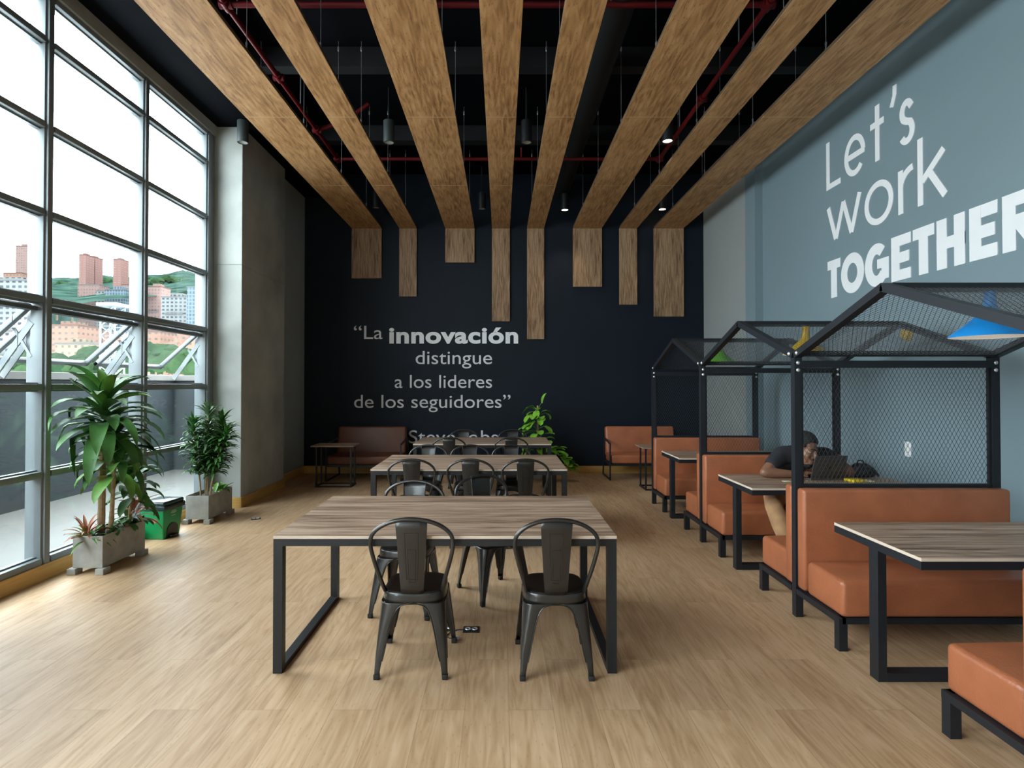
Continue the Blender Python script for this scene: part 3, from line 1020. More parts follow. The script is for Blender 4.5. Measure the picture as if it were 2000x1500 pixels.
# ------------------------------------------------------------------ long tables
def long_table(x0, x1, y0, y1, label):
    t = thing('dining_table', label, 'table', ((x0 + x1) / 2, y0, 0), 0, 'long wooden tables down the middle')
    w, d = (x1 - x0) / 2, y1 - y0
    bm = bmesh.new()
    bx(bm, -w, w, 0, d, 0.732, 0.75, 0.0015, 1)
    for f in bm.faces:
        if abs(f.normal.z) < 0.5:
            f.material_index = 1
    obj('tabletop', bm, [M['table'], M['table_edge']], t, smooth=False)
    for s in (-1, 1):
        bm = bmesh.new()
        xa = s * (w - 0.026)
        bar(bm, (xa, 0.027, 0), (xa, 0.027, 0.732), 0.05)
        bar(bm, (xa, d - 0.027, 0), (xa, d - 0.027, 0.732), 0.05)
        bar(bm, (xa, 0.052, 0.0155), (xa, d - 0.052, 0.0155), 0.05, 0.031)
        bar(bm, (xa, 0.052, 0.712), (xa, d - 0.052, 0.712), 0.05, 0.038)
        obj('leg_frame', bm, M['frame_grey'], t, smooth=False)
    for yy in (0.018, d - 0.018):
        bm = bmesh.new()
        bar(bm, (-w + 0.051, yy, 0.712), (w - 0.051, yy, 0.712), 0.032, 0.038)
        obj('apron_rail', bm, M['frame_grey'], t, smooth=False)
    return t
long_table(-1.245, 0.635, 3.09, 4.19, 'front long wood-topped table with two chairs tucked under its near edge')
long_table(-1.27, 0.648, 5.50, 6.61, 'middle long wood-topped table with three chairs along each side')
long_table(-1.215, 0.70, 7.81, 8.80, 'rear long wood-topped table before the dark quote wall')

# ------------------------------------------------------------------ metal chairs (facing +Y)
def make_chair():
    t = thing('cafe_chair', '', 'chair', (0, 0, 0), 0, 'black metal cafe chairs')
    bm = bmesh.new()                            # dished square seat with round corners
    rows = []
    n = 32
    for rr, z in ((0.0, 0.4435), (0.5, 0.4440), (0.82, 0.4475), (0.95, 0.4490), (1.0, 0.4455), (1.0, 0.436)):
        ring = []
        for k in range(n):
            a = 2 * PI * k / n
            c, s_ = math.cos(a), math.sin(a)
            m = (abs(c) ** 4 + abs(s_) ** 4) ** (-1 / 4)
            ring.append(bm.verts.new((0.164 * rr * m * c * (1 + 0.01 * s_), 0.164 * rr * m * s_, z)) if rr else None)
        rows.append(ring)
    ctr = bm.verts.new((0, 0, 0.4435))
    for k in range(n):
        bm.faces.new((ctr, rows[1][k], rows[1][(k + 1) % n]))
        for i in range(1, len(rows) - 1):
            bm.faces.new((rows[i][k], rows[i + 1][k], rows[i + 1][(k + 1) % n], rows[i][(k + 1) % n]))
    bm.faces.new(list(reversed(rows[-1])))
    obj('seat', bm, M['chair_seat'], t, ang=40)
    bm = bmesh.new()                            # apron skirt under the seat
    rings = []
    for rr, z in ((0.163, 0.441), (0.169, 0.440), (0.172, 0.434), (0.1725, 0.420), (0.174, 0.405), (0.1765, 0.382)):
        rings.append([])
        for k in range(48):
            a = 2 * PI * k / 48
            c, s_ = math.cos(a), math.sin(a)
            m = (abs(c) ** 4 + abs(s_) ** 4) ** (-1 / 4)
            rings[-1].append(bm.verts.new((rr * m * c, rr * m * s_, z)))
    for i in range(5):
        for k in range(48):
            bm.faces.new((rings[i][k], rings[i][(k + 1) % 48], rings[i + 1][(k + 1) % 48], rings[i + 1][k]))
    ap = obj('apron', bm, M['chair'], t, ang=50)
    bake(ap, ('SOLIDIFY', {'thickness': 0.004, 'offset': -1}))
    zs = [0.390, 0.383, 0.374, 0.358, 0.335, 0.305, 0.265, 0.20, 0.13, 0.095, 0.05, 0.006]
    ws = [0.170, 0.135, 0.112, 0.094, 0.082, 0.073, 0.064, 0.053, 0.043, 0.036, 0.030, 0.028]
    for sy in (-1, 1):
        for sx in (-1, 1):
            fx, fy = (0.197, -0.226) if sy < 0 else (0.210, 0.226)
            bm = bmesh.new()
            grid, ea, eb = [], [], []
            for z, w in zip(zs, ws):
                u = (0.39 - z) / 0.39
                cx, cy = sx * (0.174 + (fx - 0.174) * u), (0.174 + (abs(fy) - 0.174) * u) * sy
                r_ = max(min(0.050 - 0.06 * u, w * 0.5), 0.010)
                row = []
                for e in (1.0, 0.72, 0.44):
                    row.append((cx - sx * (r_ + (w - r_) * e), cy, z))
                for a in (0, 22.5, 45, 67.5, 90):
                    row.append((cx - sx * r_ + sx * r_ * math.sin(R(a)), cy - sy * r_ + sy * r_ * math.cos(R(a)), z))
                for e in (0.44, 0.72, 1.0):
                    row.append((cx, cy - sy * (r_ + (w - r_) * e), z))
                # a pressed channel along each face
                grid.append([bm.verts.new(p) for p in row])
                ea.append(row[0])
                eb.append(row[-1])
            for i in range(len(grid) - 1):
                for k in range(len(grid[0]) - 1):
                    bm.faces.new((grid[i][k], grid[i][k + 1], grid[i + 1][k + 1], grid[i + 1][k]))
            lg = obj('leg', bm, M['chair'], t, ang=60)
            bake(lg, ('SOLIDIFY', {'thickness': 0.0035, 'offset': 0}))
            bm = bmesh.new()
            tube(bm, spline(ea[:-2], 3), 0.0042, 6)
            tube(bm, spline(eb[:-2], 3), 0.0042, 6)
            obj('rolled_edge', bm, M['chair'], lg, ang=60)
            obj('foot_cap', box(sx * (fx - 0.029), sx * (fx + 0.002), sy * (abs(fy) - 0.029), sy * (abs(fy) + 0.002), 0, 0.028, bev=0.004), M['rubber'], lg)
    half = [(-0.158, -0.120, 0.440), (-0.172, -0.150, 0.50), (-0.197, -0.170, 0.585), (-0.222, -0.187, 0.69), (-0.221, -0.195, 0.745), (-0.198, -0.201, 0.785),
            (-0.150, -0.207, 0.820), (-0.080, -0.212, 0.845), (0, -0.214, 0.853)]
    pts = half + [(-x, y, z) for x, y, z in reversed(half[:-1])]
    bm = bmesh.new()
    tube(bm, spline(pts, 4), 0.0115, 10)
    obj('back_hoop', bm, M['chair'], t, ang=60)
    bm = bmesh.new()                            # tapering back splat with folded sides and a pressed panel
    rows = []
    for i in range(9):
        u = i / 8
        z = 0.436 + (0.853 - 0.436) * u
        y = -0.168 - 0.046 * u
        w = 0.060 + 0.026 * u
        rows.append([bm.verts.new((x, y + d, z)) for x, d in ((-w, 0.016), (-w, 0.0), (-w * 0.5, -0.004), (0, -0.005), (w * 0.5, -0.004), (w, 0.0), (w, 0.016))])
    for i in range(8):
        for k in range(6):
            bm.faces.new((rows[i][k], rows[i][k + 1], rows[i + 1][k + 1], rows[i + 1][k]))
    bk = obj('backrest', bm, M['chair'], t, ang=30)
    bake(bk, ('SOLIDIFY', {'thickness': 0.003, 'offset': 0}))
    bm = bmesh.new()
    def sp(x, u): return (x, -0.168 - 0.046 * u - 0.0062, 0.436 + 0.417 * u)
    for fx, u0, u1 in ((0.030, 0.20, 0.82), (0.018, 0.16, 0.60)):
        tube(bm, [sp(-fx, u0), sp(-fx * 1.25, u1), sp(fx * 1.25, u1), sp(fx, u0), sp(-fx, u0)], 0.0022, 5)
    obj('pressed_rib', bm, M['chair'], bk, ang=60)
    return t
CH = [  # x, y, turn, label
    (-0.482, 3.250, 0, 'black metal chair tucked under the front table edge, half before a second chair'),
    (0.300, 3.235, 0, 'black metal chair alone at the front table edge, close to the booth-side leg'),
    (-0.665, 4.02, 174, 'black metal chair across the front table, on the window side'),
    (-0.060, 4.300, -151, 'black metal chair across the front table, turned askew'),
    (-0.870, 5.640, 3, 'black metal chair at the near edge of the middle table, window-side'),
    (-0.285, 5.640, -2, 'black metal chair at the near edge of the middle table, middle of three'),
    (0.235, 5.640, 1, 'black metal chair at the near edge of the middle table, booth-side'),
    (-0.865, 6.495, 178, 'black metal chair on the far side of the middle table, window-side'),
    (-0.360, 6.495, 182, 'black metal chair on the far side of the middle table, middle of three'),
    (0.125, 6.495, 180, 'black metal chair on the far side of the middle table, booth-side'),
    (-0.700, 7.850, 0, 'black metal chair at the near edge of the rear table, window-side'),
    (0.145, 7.850, 0, 'black metal chair at the near edge of the rear table, booth-side'),
    (-0.585, 8.720, 180, 'black metal chair behind the rear table, before the lowest lettering'),
    (0.190, 8.720, 180, 'black metal chair behind the rear table, beside the climbing plant'),
]
proto = make_chair()
for i, (x, y, a, lab) in enumerate(CH):
    o = proto if i == 0 else copy_tree(proto)
    o.location = (x, y, 0)
    o.rotation_euler = (0, 0, R(a))
    o['label'] = lab

# floor sockets
for x, y, a, lab in ((-0.190, 3.640, 0, 'open metal floor socket under the front table, lid raised'), (-0.355, 3.660, 0, 'metal floor socket half hidden behind a front chair leg'),
                     (-2.87, 6.62, 0.5, 'small dark floor socket in the open floor near the far planter')):
    t = thing('floor_socket', lab, 'floor socket', (x, y, 0), a, 'floor sockets')
    obj('socket_plate', box(-0.052, 0.052, -0.045, 0.045, 0, 0.004, bev=0.001), M['socket_metal'], t)
    for s in (-1, 1):
        bm = bmesh.new()
        lathe(bm, [(0.001, 0.0045), (0.012, 0.005), (0.017, 0.009), (0.019, 0.005), (0.019, 0.003)], 16, s * 0.022, 0.004)
        obj('socket_outlet', bm, M['steel'], t)
        obj('outlet_hole', box(s * 0.022 - 0.006, s * 0.022 + 0.006, 0.0, 0.008, 0.004, 0.0062), M['rubber'], t, smooth=False)
t = thing('floor_plug', 'small white plug lying between the two floor sockets', 'plug', (-0.268, 3.50, 0))
bm = bmesh.new()
tube(bm, [(-0.03, 0, 0.012), (0.005, 0, 0.012), (0.012, 0, 0.012)], [0.012, 0.012, 0.008], 10)
obj('plug_body', bm, M['white_plastic'], t)
bm = bmesh.new()
tube(bm, spline([(-0.03, 0, 0.012), (-0.05, 0.01, 0.005), (-0.07, 0.05, 0.004), (-0.03, 0.12, 0.004), (0.03, 0.13, 0.006)], 5), 0.003, 6)
obj('plug_lead', bm, M['rubber'], t)

# ------------------------------------------------------------------ booths
BX0, BX1 = 2.0, 3.4
YC = [2.06, 3.86, 5.66, 7.46]
def bench(yc, sides, label):
    t = thing('booth_bench', label, 'bench', (BX0, yc, 0), 0, 'tan leather booth benches')
    W = BX1 - BX0
    for s in sides:
        ya, yb = s * 0.128, s * 0.515
        lo, hi = min(ya, yb), max(ya, yb)
        bm = bmesh.new()
        bx(bm, 0.018, W, lo - 0.004, hi, 0.196, 0.412, 0.028, 4)
        bmesh.ops.subdivide_edges(bm, edges=[e for e in bm.edges if e.calc_length() > 0.3], cuts=5, use_grid_fill=True)
        for v in bm.verts:
            if v.co.z > 0.405:
                u = min(1, max(0, (v.co.x - 0.018) / (W - 0.018)))
                v.co.z += 0.010 * math.sin(PI * u) * 0.9
        obj('seat_cushion', bm, M['leather'], t, ang=50)
        bm = bmesh.new()
        y0, y1 = s * 0.032, s * 0.126
        bx(bm, 0.004, W - 0.02, min(y0, y1), max(y0, y1), 0.205, 0.880, 0.022, 4)
        obj('backrest', bm, M['leather'], t, ang=50)
        bm = bmesh.new()
        e0, e1 = s * 0.515, s * 0.032
        bar(bm, (0.02, e0 - s * 0.02, 0.178), (W, e0 - s * 0.02, 0.178), 0.04, 0.036)
        bar(bm, (0.02, e0, 0.178), (0.02, e1, 0.178), 0.04, 0.036)
        bar(bm, (W - 0.02, e0 - s * 0.04, 0.178), (W - 0.02, e1, 0.178), 0.04, 0.036)
        bar(bm, (0.04, e1 + s * 0.01, 0.178), (W - 0.04, e1 + s * 0.01, 0.178), 0.02, 0.036)
        obj('seat_frame', bm, M['black_metal'], t, smooth=False)
        for xx in (0.0255, W - 0.0255):
            bm = bmesh.new()
            bar(bm, (xx, e0 - s * 0.026, 0), (xx, e0 - s * 0.026, 0.160), 0.05)
            obj('leg', bm, M['black_metal'], t, smooth=False)
    for xx in (0.5 * W,):
        bm = bmesh.new()
        bar(bm, (xx, 0, 0), (xx, 0, 0.160), 0.04)
        obj('leg', bm, M['black_metal'], t, smooth=False)
    obj('back_panel', box(0.055, W - 0.01, -0.028, 0.028, 0.20, 0.86), M['black_metal'], t, smooth=False)
    return t
bench(YC[0], (-1, 1), 'tan leather double bench cut off at the picture corner, before the front booth table')
bench(YC[1], (-1, 1), 'tan leather double bench between the front booth table and the seated man')
bench(YC[2], (-1, 1), 'tan leather double bench the man sits on, under the yellow lamp')
bench(YC[3], (-1,), 'tan leather single bench closing the row below the green lamp')

def booth_table(yc, label):
    t = thing('booth_table', label, 'table', (BX0, yc, 0), 0, 'booth tables')
    W, h = BX1 - BX0, 0.35
    bm = bmesh.new()
    bx(bm, 0, W, -h, h, 0.734, 0.752, 0.0015, 1)
    for f in bm.faces:
        if abs(f.normal.z) < 0.5:
            f.material_index = 1
    obj('tabletop', bm, [M['table'], M['table_edge']], t, smooth=False)
    bm = bmesh.new()
    for yy in (-h + 0.026, h - 0.026):
        bar(bm, (0.001, yy, 0.714), (W, yy, 0.714), 0.05, 0.040)
    for xx in (0.026, W - 0.026):
        bar(bm, (xx, -h + 0.051, 0.714), (xx, h - 0.051, 0.714), 0.05, 0.040)
    obj('top_frame', bm, M['black_metal'], t, smooth=False)
    for xx in (0.026, W - 0.1):
        bm = bmesh.new()
        bx(bm, xx - 0.024, xx + 0.024, -0.035, 0.035, 0, 0.694, 0.001, 1)
        obj('leg', bm, M['black_metal'], t, smooth=False)
    obj('floor_bar', box(0.05, W - 0.124, -0.035, 0.035, 0, 0.045), M['black_metal'], t, smooth=False)
    return t
booth_table(3.04, 'bare booth table between the corner bench and the blue-lamp booth bench')
booth_table(4.84, 'booth table the man works at, with laptop and yellow notebook')
booth_table(6.665, 'bare booth table furthest back, under the green lamp')

def diamond_mesh(nu, nv, su, sv, t=0.0014, d=0.0022):
    """expanded metal: zig-zag strands meeting in diamonds, laid in the XY plane"""
    V, F = [], []
    def strand(p, q):
        dx, dy = q[0] - p[0], q[1] - p[1]
        l = math.hypot(dx, dy)
        nx, ny = -dy / l * t / 2, dx / l * t / 2
        b = len(V)
        for e in (p, q):
            V.extend([(e[0] + nx, e[1] + ny, -d / 2), (e[0] - nx, e[1] - ny, -d / 2), (e[0] - nx, e[1] - ny, d / 2), (e[0] + nx, e[1] + ny, d / 2)])
        F.extend([(b, b + 1, b + 5, b + 4), (b + 1, b + 2, b + 6, b + 5), (b + 2, b + 3, b + 7, b + 6), (b + 3, b, b + 4, b + 7)])
    for i in range(nu):
        for j in range(nv):
            x, y = i * su, j * sv
            c = (x + su / 2, y + sv / 2)
            for p in ((x, y + sv / 2), (x + su, y + sv / 2)):
                for r_ in ((c[0], y), (c[0], y + sv)):
                    strand(p, r_)
    me = bpy.data.meshes.new('mesh_panel')
    me.from_pydata(V, [], F)
    me.materials.append(M['mesh_metal'])
    return me
W = BX1 - BX0
ME_DIV = diamond_mesh(45, 15, (W - 0.1) / 45, 0.80 / 15)
SLOPE = math.hypot(0.9, 0.335)
ME_ROOF = diamond_mesh(46, 16, (W - 0.06) / 46, (SLOPE - 0.08) / 16)
def bolt(p, axis, parent):
    bm = bmesh.new()
    prof = [(0.001, 0.009), (0.007, 0.0075), (0.0125, 0.003), (0.0135, 0.0)]
    lathe(bm, prof, 14)
    o = obj('bolt', bm, M['steel'], parent, ang=60)
    o.location = p
    o.rotation_euler = {'-x': (0, R(-90), 0), '-y': (R(90), 0, 0)}[axis]
for i, yc in enumerate(YC):
    lab = ['black steel mesh divider above the corner bench, mostly out of the picture', 'black steel mesh divider in front of the laptop and notebook',
           'black steel mesh divider behind the seated man', 'black steel mesh divider at the far end of the booths'][i]
    t = thing('booth_divider', lab, 'divider screen', (BX0, yc, 0), 0, 'black mesh dividers of the booths')
    for xx in (0.026, W - 0.026):
        bm = bmesh.new()
        bar(bm, (xx, 0, 0), (xx, 0, 1.76), 0.05, 0.05, up=(0, 1, 0))
        obj('post', bm, M['black_metal'], t, smooth=False)
    bm = bmesh.new()
    bar(bm, (0.052, 0, 1.715), (W - 0.052, 0, 1.715), 0.05, 0.048)
    obj('top_rail', bm, M['black_metal'], t, smooth=False)
    bm = bmesh.new()
    bar(bm, (0.052, 0, 0.887), (W - 0.052, 0, 0.887), 0.03, 0.022)
    obj('lower_rail', bm, M['black_metal'], t, smooth=False)
    bm = bmesh.new()
    for xx in (0.060, W - 0.060):
        bar(bm, (xx, 0, 0.899), (xx, 0, 1.690), 0.014, 0.02, up=(0, 1, 0))
    obj('mesh_edging', bm, M['black_metal'], t, smooth=False)
    o = bpy.data.objects.new('mesh_panel', ME_DIV)
    C.objects.link(o)
    o.parent = t
    o.location = (0.05, 0, 0.892)
    o.rotation_euler = (R(90), 0, 0)
    for z in (1.725, 1.675):
        bolt((0.026, -0.025, z), '-y', t)
        bolt((W - 0.026, -0.025, z), '-y', t)
for i, (ya, yb, lab) in enumerate(((YC[0], YC[1], 'black gabled mesh canopy over the blue lamp'), (YC[1], YC[2], 'black gabled mesh canopy over the seated man and yellow lamp'),
                                   (YC[2], YC[3], 'black gabled mesh canopy over the green lamp'))):
    ym = (ya + yb) / 2
    t = thing('booth_canopy', lab, 'canopy', (BX0, ym, 0), 0, 'gabled mesh canopies over the booths')
    for xx in (0.026, W - 0.026):
        for s in (-1, 1):
            bm = bmesh.new()
            e = s * (ym - ya)
            bar(bm, (xx, e - s * 0.012, 1.778), (xx, -s * 0.006, 2.092), 0.05, 0.044)
            obj('rafter', bm, M['black_metal'], t, smooth=False)
    bm = bmesh.new()
    bar(bm, (0.05, 0, 2.088), (W - 0.05, 0, 2.088), 0.05, 0.044)
    obj('ridge_beam', bm, M['black_metal'], t, smooth=False)
    for s in (-1, 1):
        bm = bmesh.new()
        bar(bm, (0.05, s * (ym - ya - 0.030), 1.787), (W - 0.05, s * (ym - ya - 0.030), 1.787), 0.04, 0.036)
        obj('eaves_beam', bm, M['black_metal'], t, smooth=False)
        o = bpy.data.objects.new('mesh_panel', ME_ROOF)
        C.objects.link(o)
        o.parent = t
        th = math.atan2(0.335, 0.9)
        o.rotation_euler = (-th, 0, 0) if s > 0 else (PI + th, 0, 0)
        o.location = (0.03, s * 0.03, 2.082)
    for s in (-1, 1):
        bolt((0.0005, s * (ym - ya - 0.05), 1.79), '-x', t)

def cone_lamp(x, y, m, label, tilt=(0, 0)):
    t = thing('pendant_lamp', label, 'pendant lamp', (x, y, 2.066), 0, 'enamel pendant lamps in the booths')
    bm = bmesh.new()
    n = 28
    lathe(bm, [(0.001, -0.012), (0.020, -0.014), (0.026, -0.024), (0.028, -0.060), (0.034, -0.095), (0.052, -0.118), (0.105, -0.170), (0.172, -0.226), (0.178, -0.238)], n)
    sh = obj('lamp_shade', bm, m, t, ang=50)
    bm = bmesh.new()
    lathe(bm, [(0.176, -0.2385), (0.169, -0.225), (0.101, -0.173), (0.048, -0.124), (0.001, -0.112)], n)
    obj('shade_lining', bm, M['lamp_white'], t, ang=50)
    bm = bmesh.new()
    tube(bm, [(0, 0, 0.0), (0, 0, -0.016)], [0.03, 0.022], 16)
    obj('ceiling_rose', bm, m, t)
    bm = bmesh.new()
    ball(bm, (0, 0, -0.170), (0.030, 0.030, 0.036), 2)
    tube(bm, [(0, 0, -0.11), (0, 0, -0.14)], [0.016, 0.016], 12)
    obj('light_bulb', bm, M['bulb_glow'], t)
    return t
cone_lamp(2.575, 2.96, M['blue_lamp'], 'bright blue cone pendant lamp with white inside under the front canopy')
cone_lamp(2.58, 4.76, M['yellow_lamp'], 'yellow cone pendant lamp above the seated man')
cone_lamp(2.55, 6.56, M['green_lamp'], 'lime green cone pendant lamp under the furthest canopy')
t = thing('wall_lamp', 'small round yellow wall lamp seen through the mesh canopy over the man', 'wall lamp', (3.72, 5.14, 2.035))
bm = bmesh.new()
lathe(bm, [(0.001, 0.055), (0.035, 0.05), (0.052, 0.03), (0.055, 0.0)], 20)
obj('lamp_dome', bm, M['yellow_lamp'], t, rot=(0, R(-90), 0), ang=50)
bm = bmesh.new()
lathe(bm, [(0.001, 0.008), (0.064, 0.008), (0.066, 0.0)], 20)
obj('lamp_back', bm, M['yellow_lamp'], t, rot=(0, R(-90), 0))

# ------------------------------------------------------------------ lounge sofas and side tables by the end wall
def sofa(x0, x1, yf, yb, leather, label):
    w = (x1 - x0) / 2
    t = thing('lounge_sofa', label, 'sofa', ((x0 + x1) / 2, (yf + yb) / 2, 0), 0, 'small leather sofas')
    d = (yb - yf) / 2
    bm = bmesh.new()
    bx(bm, -w + 0.03, w - 0.03, -d + 0.01, d - 0.16, 0.275, 0.415, 0.03, 4)
    obj('seat_cushion', bm, leather, t, ang=50)
    bm = bmesh.new()
    bx(bm, -w + 0.03, w - 0.03, -0.07, 0.07, 0.0, 0.50, 0.035, 4)
    obj('backrest', bm, leather, t, ang=50, loc=(0, d - 0.17, 0.35), rot=(R(-9), 0, 0))
    for s in (-1, 1):
        bm = bmesh.new()
        xx = s * (w - 0.012)
        pts = [(xx, -d + 0.012, 0.012), (xx, -d + 0.012, 0.60), (xx, d - 0.14, 0.645), (xx, d - 0.02, 0.012)]
        for a, b in ((0, 1), (1, 2), (2, 3), (3, 0)):
            bar(bm, pts[a], pts[b], 0.022, up=(1, 0, 0))
        bar(bm, (xx, -d + 0.012, 0.255), (xx, d - 0.06, 0.255), 0.022)
        obj('arm_frame', bm, M['black_metal'], t, smooth=False)
    bm = bmesh.new()
    for yy in (-d + 0.03, d - 0.18):
        bar(bm, (-w + 0.02, yy, 0.257), (w - 0.02, yy, 0.257), 0.022, 0.03)
    obj('seat_rail', bm, M['black_metal'], t, smooth=False)
    return t
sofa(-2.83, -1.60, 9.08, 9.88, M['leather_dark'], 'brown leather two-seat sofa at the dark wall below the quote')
sofa(1.78, 3.02, 9.22, 9.90, M['leather'], 'tan leather two-seat sofa at the dark wall beyond the booths')

def side_table(x0, x1, y0, y1, label):
    t = thing('side_table', label, 'side table', ((x0 + x1) / 2, (y0 + y1) / 2, 0), 0, 'small lounge tables')
    w, d = (x1 - x0) / 2, (y1 - y0) / 2
    bm = bmesh.new()
    bx(bm, -w, w, -d, d, 0.622, 0.640, 0.0015, 1)
    obj('tabletop', bm, M['table'], t, smooth=False)
    for s in (-1, 1):
        bm = bmesh.new()
        xx = s * (w - 0.06)
        for ys in (-1, 1):
            bar(bm, (xx, ys * (d - 0.10), 0.0), (xx, ys * (d - 0.10), 0.622), 0.022, up=(0, 1, 0))
        bar(bm, (xx, -d + 0.06, 0.011), (xx, d - 0.06, 0.011), 0.024, 0.022)
        bar(bm, (xx, -d + 0.06, 0.611), (xx, d - 0.06, 0.611), 0.024, 0.022)
        obj('leg_frame', bm, M['black_metal'], t, smooth=False)
    bm = bmesh.new()
    for yy in (-d + 0.07, d - 0.07):
        bar(bm, (-w + 0.072, yy, 0.0112), (w - 0.072, yy, 0.0112), 0.020, 0.020)
    obj('floor_bar', bm, M['black_metal'], t, smooth=False)
    return t
side_table(-2.89, -2.24, 8.56, 9.0, 'small wood-topped side table before the brown sofa by the pillar')
side_table(2.10, 2.74, 8.30, 8.82, 'small wood-topped side table between the row of booths and the tan sofa')

# ------------------------------------------------------------------ plants
def leaf(bm, p, az, el, L, Wd, droop, n=8, fold=0.25, shape=0.8, xmin=None, base=0.25):
    """one arching leaf: az around the stem, el the rise at its base"""
    p = Vector(p)
    h = Vector((math.cos(az), math.sin(az), 0))
    side = Vector((-math.sin(az), math.cos(az), 0))
    prev = None
    e = el
    for i in range(n + 1):
        t = i / n
        w = Wd * (base + (1 - base) * min(1, t / 0.35)) if t < 0.35 else Wd * (1 - ((t - 0.35) / 0.65) ** (1.6 / shape)) ** shape
        up = Vector((0, 0, 1)) * math.cos(e) - h * math.sin(e)
        c = p.copy()
        if xmin is not None and c.x < xmin:
            c.x = xmin + (xmin - c.x) * 0.25
        a = bm.verts.new(c - side * w / 2 + up * w * fold)
        m = bm.verts.new(c)
        b = bm.verts.new(c + side * w / 2 + up * w * fold)
        if prev:
            bm.faces.new((prev[0], a, m, prev[1]))
            bm.faces.new((prev[1], m, b, prev[2]))
        prev = (a, m, b)
        p = p + (h * math.cos(e) + Vector((0, 0, 1)) * math.sin(e)) * (L / n)
        e -= droop / n * (0.5 + t)

def rosette(name, c, n, L, Wd, m, parent, seed, el=(0.1, 1.3), droop=(1.2, 2.2), fold=0.22, xmin=-0.17, spread=0.10, az0=None, shape=0.8, tilt=0.0):
    q = random.Random(seed)
    bm = bmesh.new()
    for i in range(n):
        az = (i * 2.399 + q.uniform(-0.3, 0.3)) if az0 is None else az0[0] + (az0[1] - az0[0]) * q.random()
        u = i / max(1, n - 1)
        e = el[0] + (el[1] - el[0]) * u + q.uniform(-0.15, 0.15)
        l = L * q.uniform(0.75, 1.1) * (1.0 - 0.25 * u)
        pz = c[2] + (u - 0.5) * spread * 2
        leaf(bm, (c[0] + 0.015 * math.cos(az), c[1] + 0.015 * math.sin(az), pz), az, e, l, Wd * q.uniform(0.8, 1.1), q.uniform(*droop), 8, fold, shape, xmin)
    o = obj(name, bm, m, parent, ang=70)
    return o

def planter(t, w, d, z0=0.05, h=0.265):
    bm = bmesh.new()
    bx(bm, -w / 2, w / 2, 0, d, z0, z0 + h)
    top = [f for f in bm.faces if f.normal.z > 0.9]
    bmesh.ops.inset_region(bm, faces=top, thickness=0.022)
    for v in {v for f in top for v in f.verts}:
        v.co.z -= 0.06
    bmesh.ops.bevel(bm, geom=[e for e in bm.edges if abs(e.verts[0].co.x) > w / 2 - 0.001 and abs(e.verts[1].co.x) > w / 2 - 0.001 or e.verts[0].co.z > z0 + h - 0.001 and e.verts[1].co.z > z0 + h - 0.001], offset=0.003, segments=2, affect='EDGES', profile=0.5)
    obj('planter_box', bm, M['planter'], t, smooth=False)
    for sx in (-1, 1):
        for yy in (0.0, d - 0.05):
            x_ = sx * (w / 2 - 0.008)
            obj('planter_foot', box(x_ - 0.035, x_ + 0.035, yy - 0.03, yy + 0.06, 0, z0, bev=0.004), M['planter'], t, smooth=False)
    bm = bmesh.new()
    bx(bm, -w / 2 + 0.021, w / 2 - 0.021, 0.021, d - 0.021, z0 + h - 0.075, z0 + h - 0.035)
    bmesh.ops.subdivide_edges(bm, edges=list(bm.edges), cuts=6, use_grid_fill=True)
    for v in bm.verts:
        if v.co.z > z0 + h - 0.04:
            v.co.z += random.Random(int(v.co.x * 9999 + v.co.y * 777)).uniform(-0.008, 0.012)
    obj('soil', bm, M['soil'], t)

def cane(pts, r, parent, m=None):
    bm = bmesh.new()
    P = spline(pts, 6)
    rs = [r * (1.0 - 0.12 * i / len(P) + (0.05 if i % 2 else -0.03)) for i in range(len(P))]
    tube(bm, P, rs, 10)
    obj('cane', bm, m or M['cane'], parent)

t = thing('potted_plant', 'tall broad-leaved corn plant in a long concrete planter by the windows', 'potted plant', (-3.435, 4.70, 0))
planter(t, 0.25, 0.56)
cane([(-0.010, 0.17, 0.24), (-0.005, 0.17, 0.7), (0.0, 0.165, 1.22)], 0.030, t)
cane([(0.060, 0.17, 0.24), (0.085, 0.165, 0.5), (0.10, 0.17, 0.86)], 0.018, t)
cane([(0.02, 0.26, 0.24), (0.02, 0.27, 0.6), (0.03, 0.28, 1.0)], 0.017, t)
cane([(0.05, 0.44, 0.24), (0.06, 0.45, 0.45), (0.07, 0.46, 0.62)], 0.016, t)
XM = -0.20
rosette('foliage', (0.0, 0.165, 1.30), 42, 0.60, 0.125, M['leaf'], t, 3, (-0.35, 1.2), (1.1, 2.1), 0.16, XM, 0.13)
rosette('foliage', (0.02, 0.16, 1.42), 10, 0.40, 0.11, M['leaf_light'], t, 5, (0.6, 1.45), (0.4, 1.5), 0.2, XM, 0.06)
rosette('foliage', (0.03, 0.28, 1.05), 24, 0.46, 0.11, M['leaf'], t, 7, (-0.3, 1.1), (1.2, 2.2), 0.16, XM, 0.12)
rosette('foliage', (0.10, 0.17, 0.88), 24, 0.40, 0.105, M['leaf_light'], t, 8, (-0.4, 1.1), (1.0, 2.1), 0.18, XM, 0.12)
rosette('foliage', (0.07, 0.46, 0.64), 24, 0.32, 0.095, M['leaf'], t, 12, (-0.4, 1.1), (1.0, 2.0), 0.18, XM, 0.12)
rosette('foliage', (0.01, 0.26, 1.18), 16, 0.42, 0.11, M['leaf'], t, 14, (-0.2, 0.8), (1.2, 2.2), 0.16, XM, 0.10)
rosette('bromeliad', (-0.06, 0.07, 0.30), 22, 0.24, 0.034, M['leaf_pink'], t, 15, (0.3, 1.3), (0.7, 1.5), 0.25, XM, 0.02)
rosette('bromeliad', (-0.03, 0.06, 0.28), 16, 0.22, 0.03, M['leaf_light'], t, 16, (0.1, 0.9), (0.7, 1.6), 0.25, XM, 0.02)
